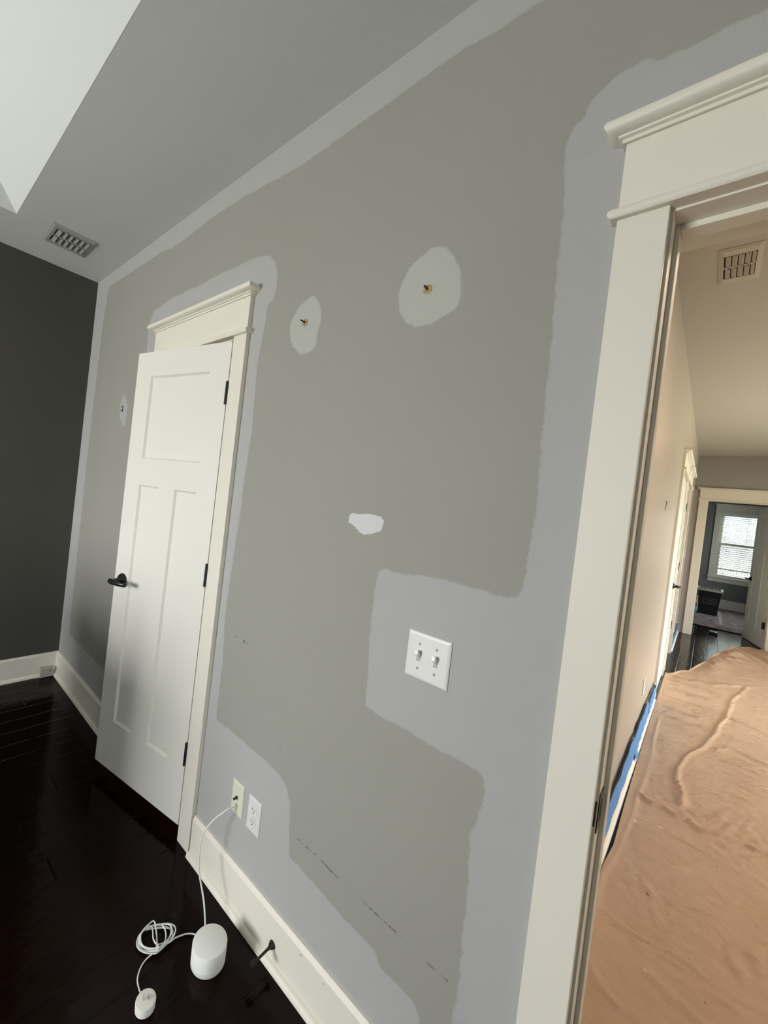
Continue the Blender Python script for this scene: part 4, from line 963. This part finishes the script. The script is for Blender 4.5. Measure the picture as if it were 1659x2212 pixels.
def rug():
    m = bpy.data.materials.new('faded_rug'); m.use_nodes = True; nt = m.node_tree; L = nt.links.new
    p = nt.nodes['Principled BSDF']; p.inputs['Roughness'].default_value = 0.95
    geo = nt.nodes.new('ShaderNodeNewGeometry'); mp = nt.nodes.new('ShaderNodeMapping'); L(geo.outputs['Position'], mp.inputs[0]); mp.inputs['Scale'].default_value = (6, 22, 1)
    n1 = nt.nodes.new('ShaderNodeTexNoise'); n1.inputs['Scale'].default_value = 1.6; n1.inputs['Detail'].default_value = 6; L(mp.outputs[0], n1.inputs['Vector'])
    cr = nt.nodes.new('ShaderNodeValToRGB'); L(n1.outputs['Fac'], cr.inputs[0]); e = cr.color_ramp.elements
    e[0].position = 0.38; e[0].color = (0.04, 0.034, 0.042, 1); e[1].position = 0.62; e[1].color = (0.27, 0.21, 0.20, 1)
    q = cr.color_ramp.elements.new(0.5); q.color = (0.15, 0.115, 0.12, 1)
    L(cr.outputs[0], p.inputs['Base Color'])
    r = tag(empty('area_rug', (0.6, 10.1, 0)), 'faded mauve and beige area rug under the far window', 'rug')
    MB().box(-0.75, 1.9, 8.72, 11.45, 0.001, 0.011).build('pile', m, r, 0.003)
    b = mat('rug_border', (0.36, 0.27, 0.23), 0.95, bump=0.3, bscale=300)
    mb = MB(); mb.box(0.275, 0.315, 9.2, 11.1, 0.011, 0.0125); mb.box(0.275, 1.4, 9.2, 9.24, 0.011, 0.0125); mb.box(0.275, 1.4, 11.06, 11.1, 0.011, 0.0125)
    mb.build('border_stripe', b, r)
    MB().box(-0.76, 1.91, 8.70, 8.722, 0.001, 0.013).build('binding', mat('dark_binding', (0.02, 0.015, 0.015), 0.8), r)
rug()
def cube_():
    m = mat('dark_blue_plastic', (0.012, 0.03, 0.055), 0.3)
    mb = MB(); mb.loops([[(0.135, 8.12, 0.001), (0.232, 8.07, 0.001), (0.245, 8.22, 0.001), (0.150, 8.26, 0.001)], [(0.137, 8.13, 0.040), (0.230, 8.08, 0.040), (0.243, 8.21, 0.040), (0.152, 8.25, 0.040)]])
    tag(mb.build('small_box', m, None, 0.006, seg=3), 'small dark blue box lying on the planks before the rug', 'box')
cube_()
def teal_bag():
    m = mat('teal_fabric', (0.03, 0.13, 0.19), 0.6, bump=0.5, bscale=30, var=0.4, vscale=12)
    prof = []
    mb = MB(); rings = []
    for k in range(13):
        t = k/12; a = math.pi*t
        rings.append([(-0.12+0.085*math.sin(a)**0.6*math.cos(2*math.pi*j/18)*(1+0.15*math.sin(j*2.3+k)), 9.72+0.14*math.sin(a)**0.6*math.sin(2*math.pi*j/18), 0.012+0.25*t+0.01*math.sin(j+k)*math.sin(a)) for j in range(18)])
    mb.loops(rings)
    r = tag(mb.build('fabric_bag', m, None, smooth=80), 'teal cloth bag slumped beside the black basket', 'bag')
    mb = MB(); pts = [(-0.12, 9.70, 0.24), (-0.10, 9.66, 0.30), (-0.075, 9.64, 0.31), (-0.05, 9.64, 0.26), (-0.05, 9.64, 0.20)]
    mb.tube(spline(pts, 5), 0.012, 8); o = mb.build('strap', mat('pale_strap', (0.5, 0.38, 0.38), 0.7), r, smooth=60); o['label'] = 'pale pink strap'
teal_bag()
# unseen hall ceiling lamps, added to go with the warm fill lights
lr = tag(empty('added_ceiling_lamp', (1.35, 5.9, HH)), 'unseen round flush lamp added on the hall ceiling for warm fill', 'lamp')
MB().revolve((1.35, 5.9, HH), (0, 0, -1), [(0, 0.24), (0.02, 0.24), (0.03, 0.22)], 32).build('added_lamp_base', WHITEP, lr, smooth=40)
lr = tag(empty('added_ceiling_lamp', (0.85, 1.25, HH)), 'unseen round flush lamp added just beyond the doorway to brighten the drop cloth', 'lamp')  # second added lamp, over the near end of the cloth
MB().revolve((0.85, 1.25, HH), (0, 0, -1), [(0, 0.24), (0.02, 0.24), (0.03, 0.22)], 32).build('added_lamp_base', WHITEP, lr, smooth=40)

# ------------------------------------------------------------------ unseen chest, added to shade the foot of the closet door
def chest():
    WD = mat('chest_walnut', (0.035, 0.018, 0.010), 0.4, bump=0.2, bscale=40, var=0.3, vscale=8)
    x0, x1, y0, y1, h = -2.76, -1.74, -1.86, -1.38, 0.93
    r = tag(empty('added_shade_chest', ((x0+x1)/2, (y0+y1)/2, 0)), 'unseen dark walnut chest of drawers added to shade the foot of the closet door', 'chest of drawers')
    mb = MB(); mb.box(x0, x1, y0+0.02, y1, 0.10, h-0.025); mb.build('body', WD, r, 0.003)
    MB().box(x0-0.015, x1+0.015, y0-0.005, y1+0.01, h-0.025, h).build('top', WD, r, 0.004)
    for a in (x0+0.01, x1-0.06):
        for b in (y0+0.03, y1-0.06): MB().box(a, a+0.05, b, b+0.05, 0, 0.10).build('leg', WD, r, 0.003)
    for k in range(4):
        for c in range(2):
            xa = x0+0.02+c*(x1-x0-0.02)/2; xb = xa+(x1-x0-0.06)/2; za = 0.12+k*0.205
            d = MB().box(xa, xb, y0, y0+0.02, za, za+0.195).build('drawer', WD, r, 0.003)
            MB().revolve(((xa+xb)/2, y0, za+0.0975), (0, -1, 0), [(0, 0.006), (0.014, 0.006), (0.016, 0.014), (0.024, 0.012)], 14).build('knob', BLACK, d, smooth=40)
chest()
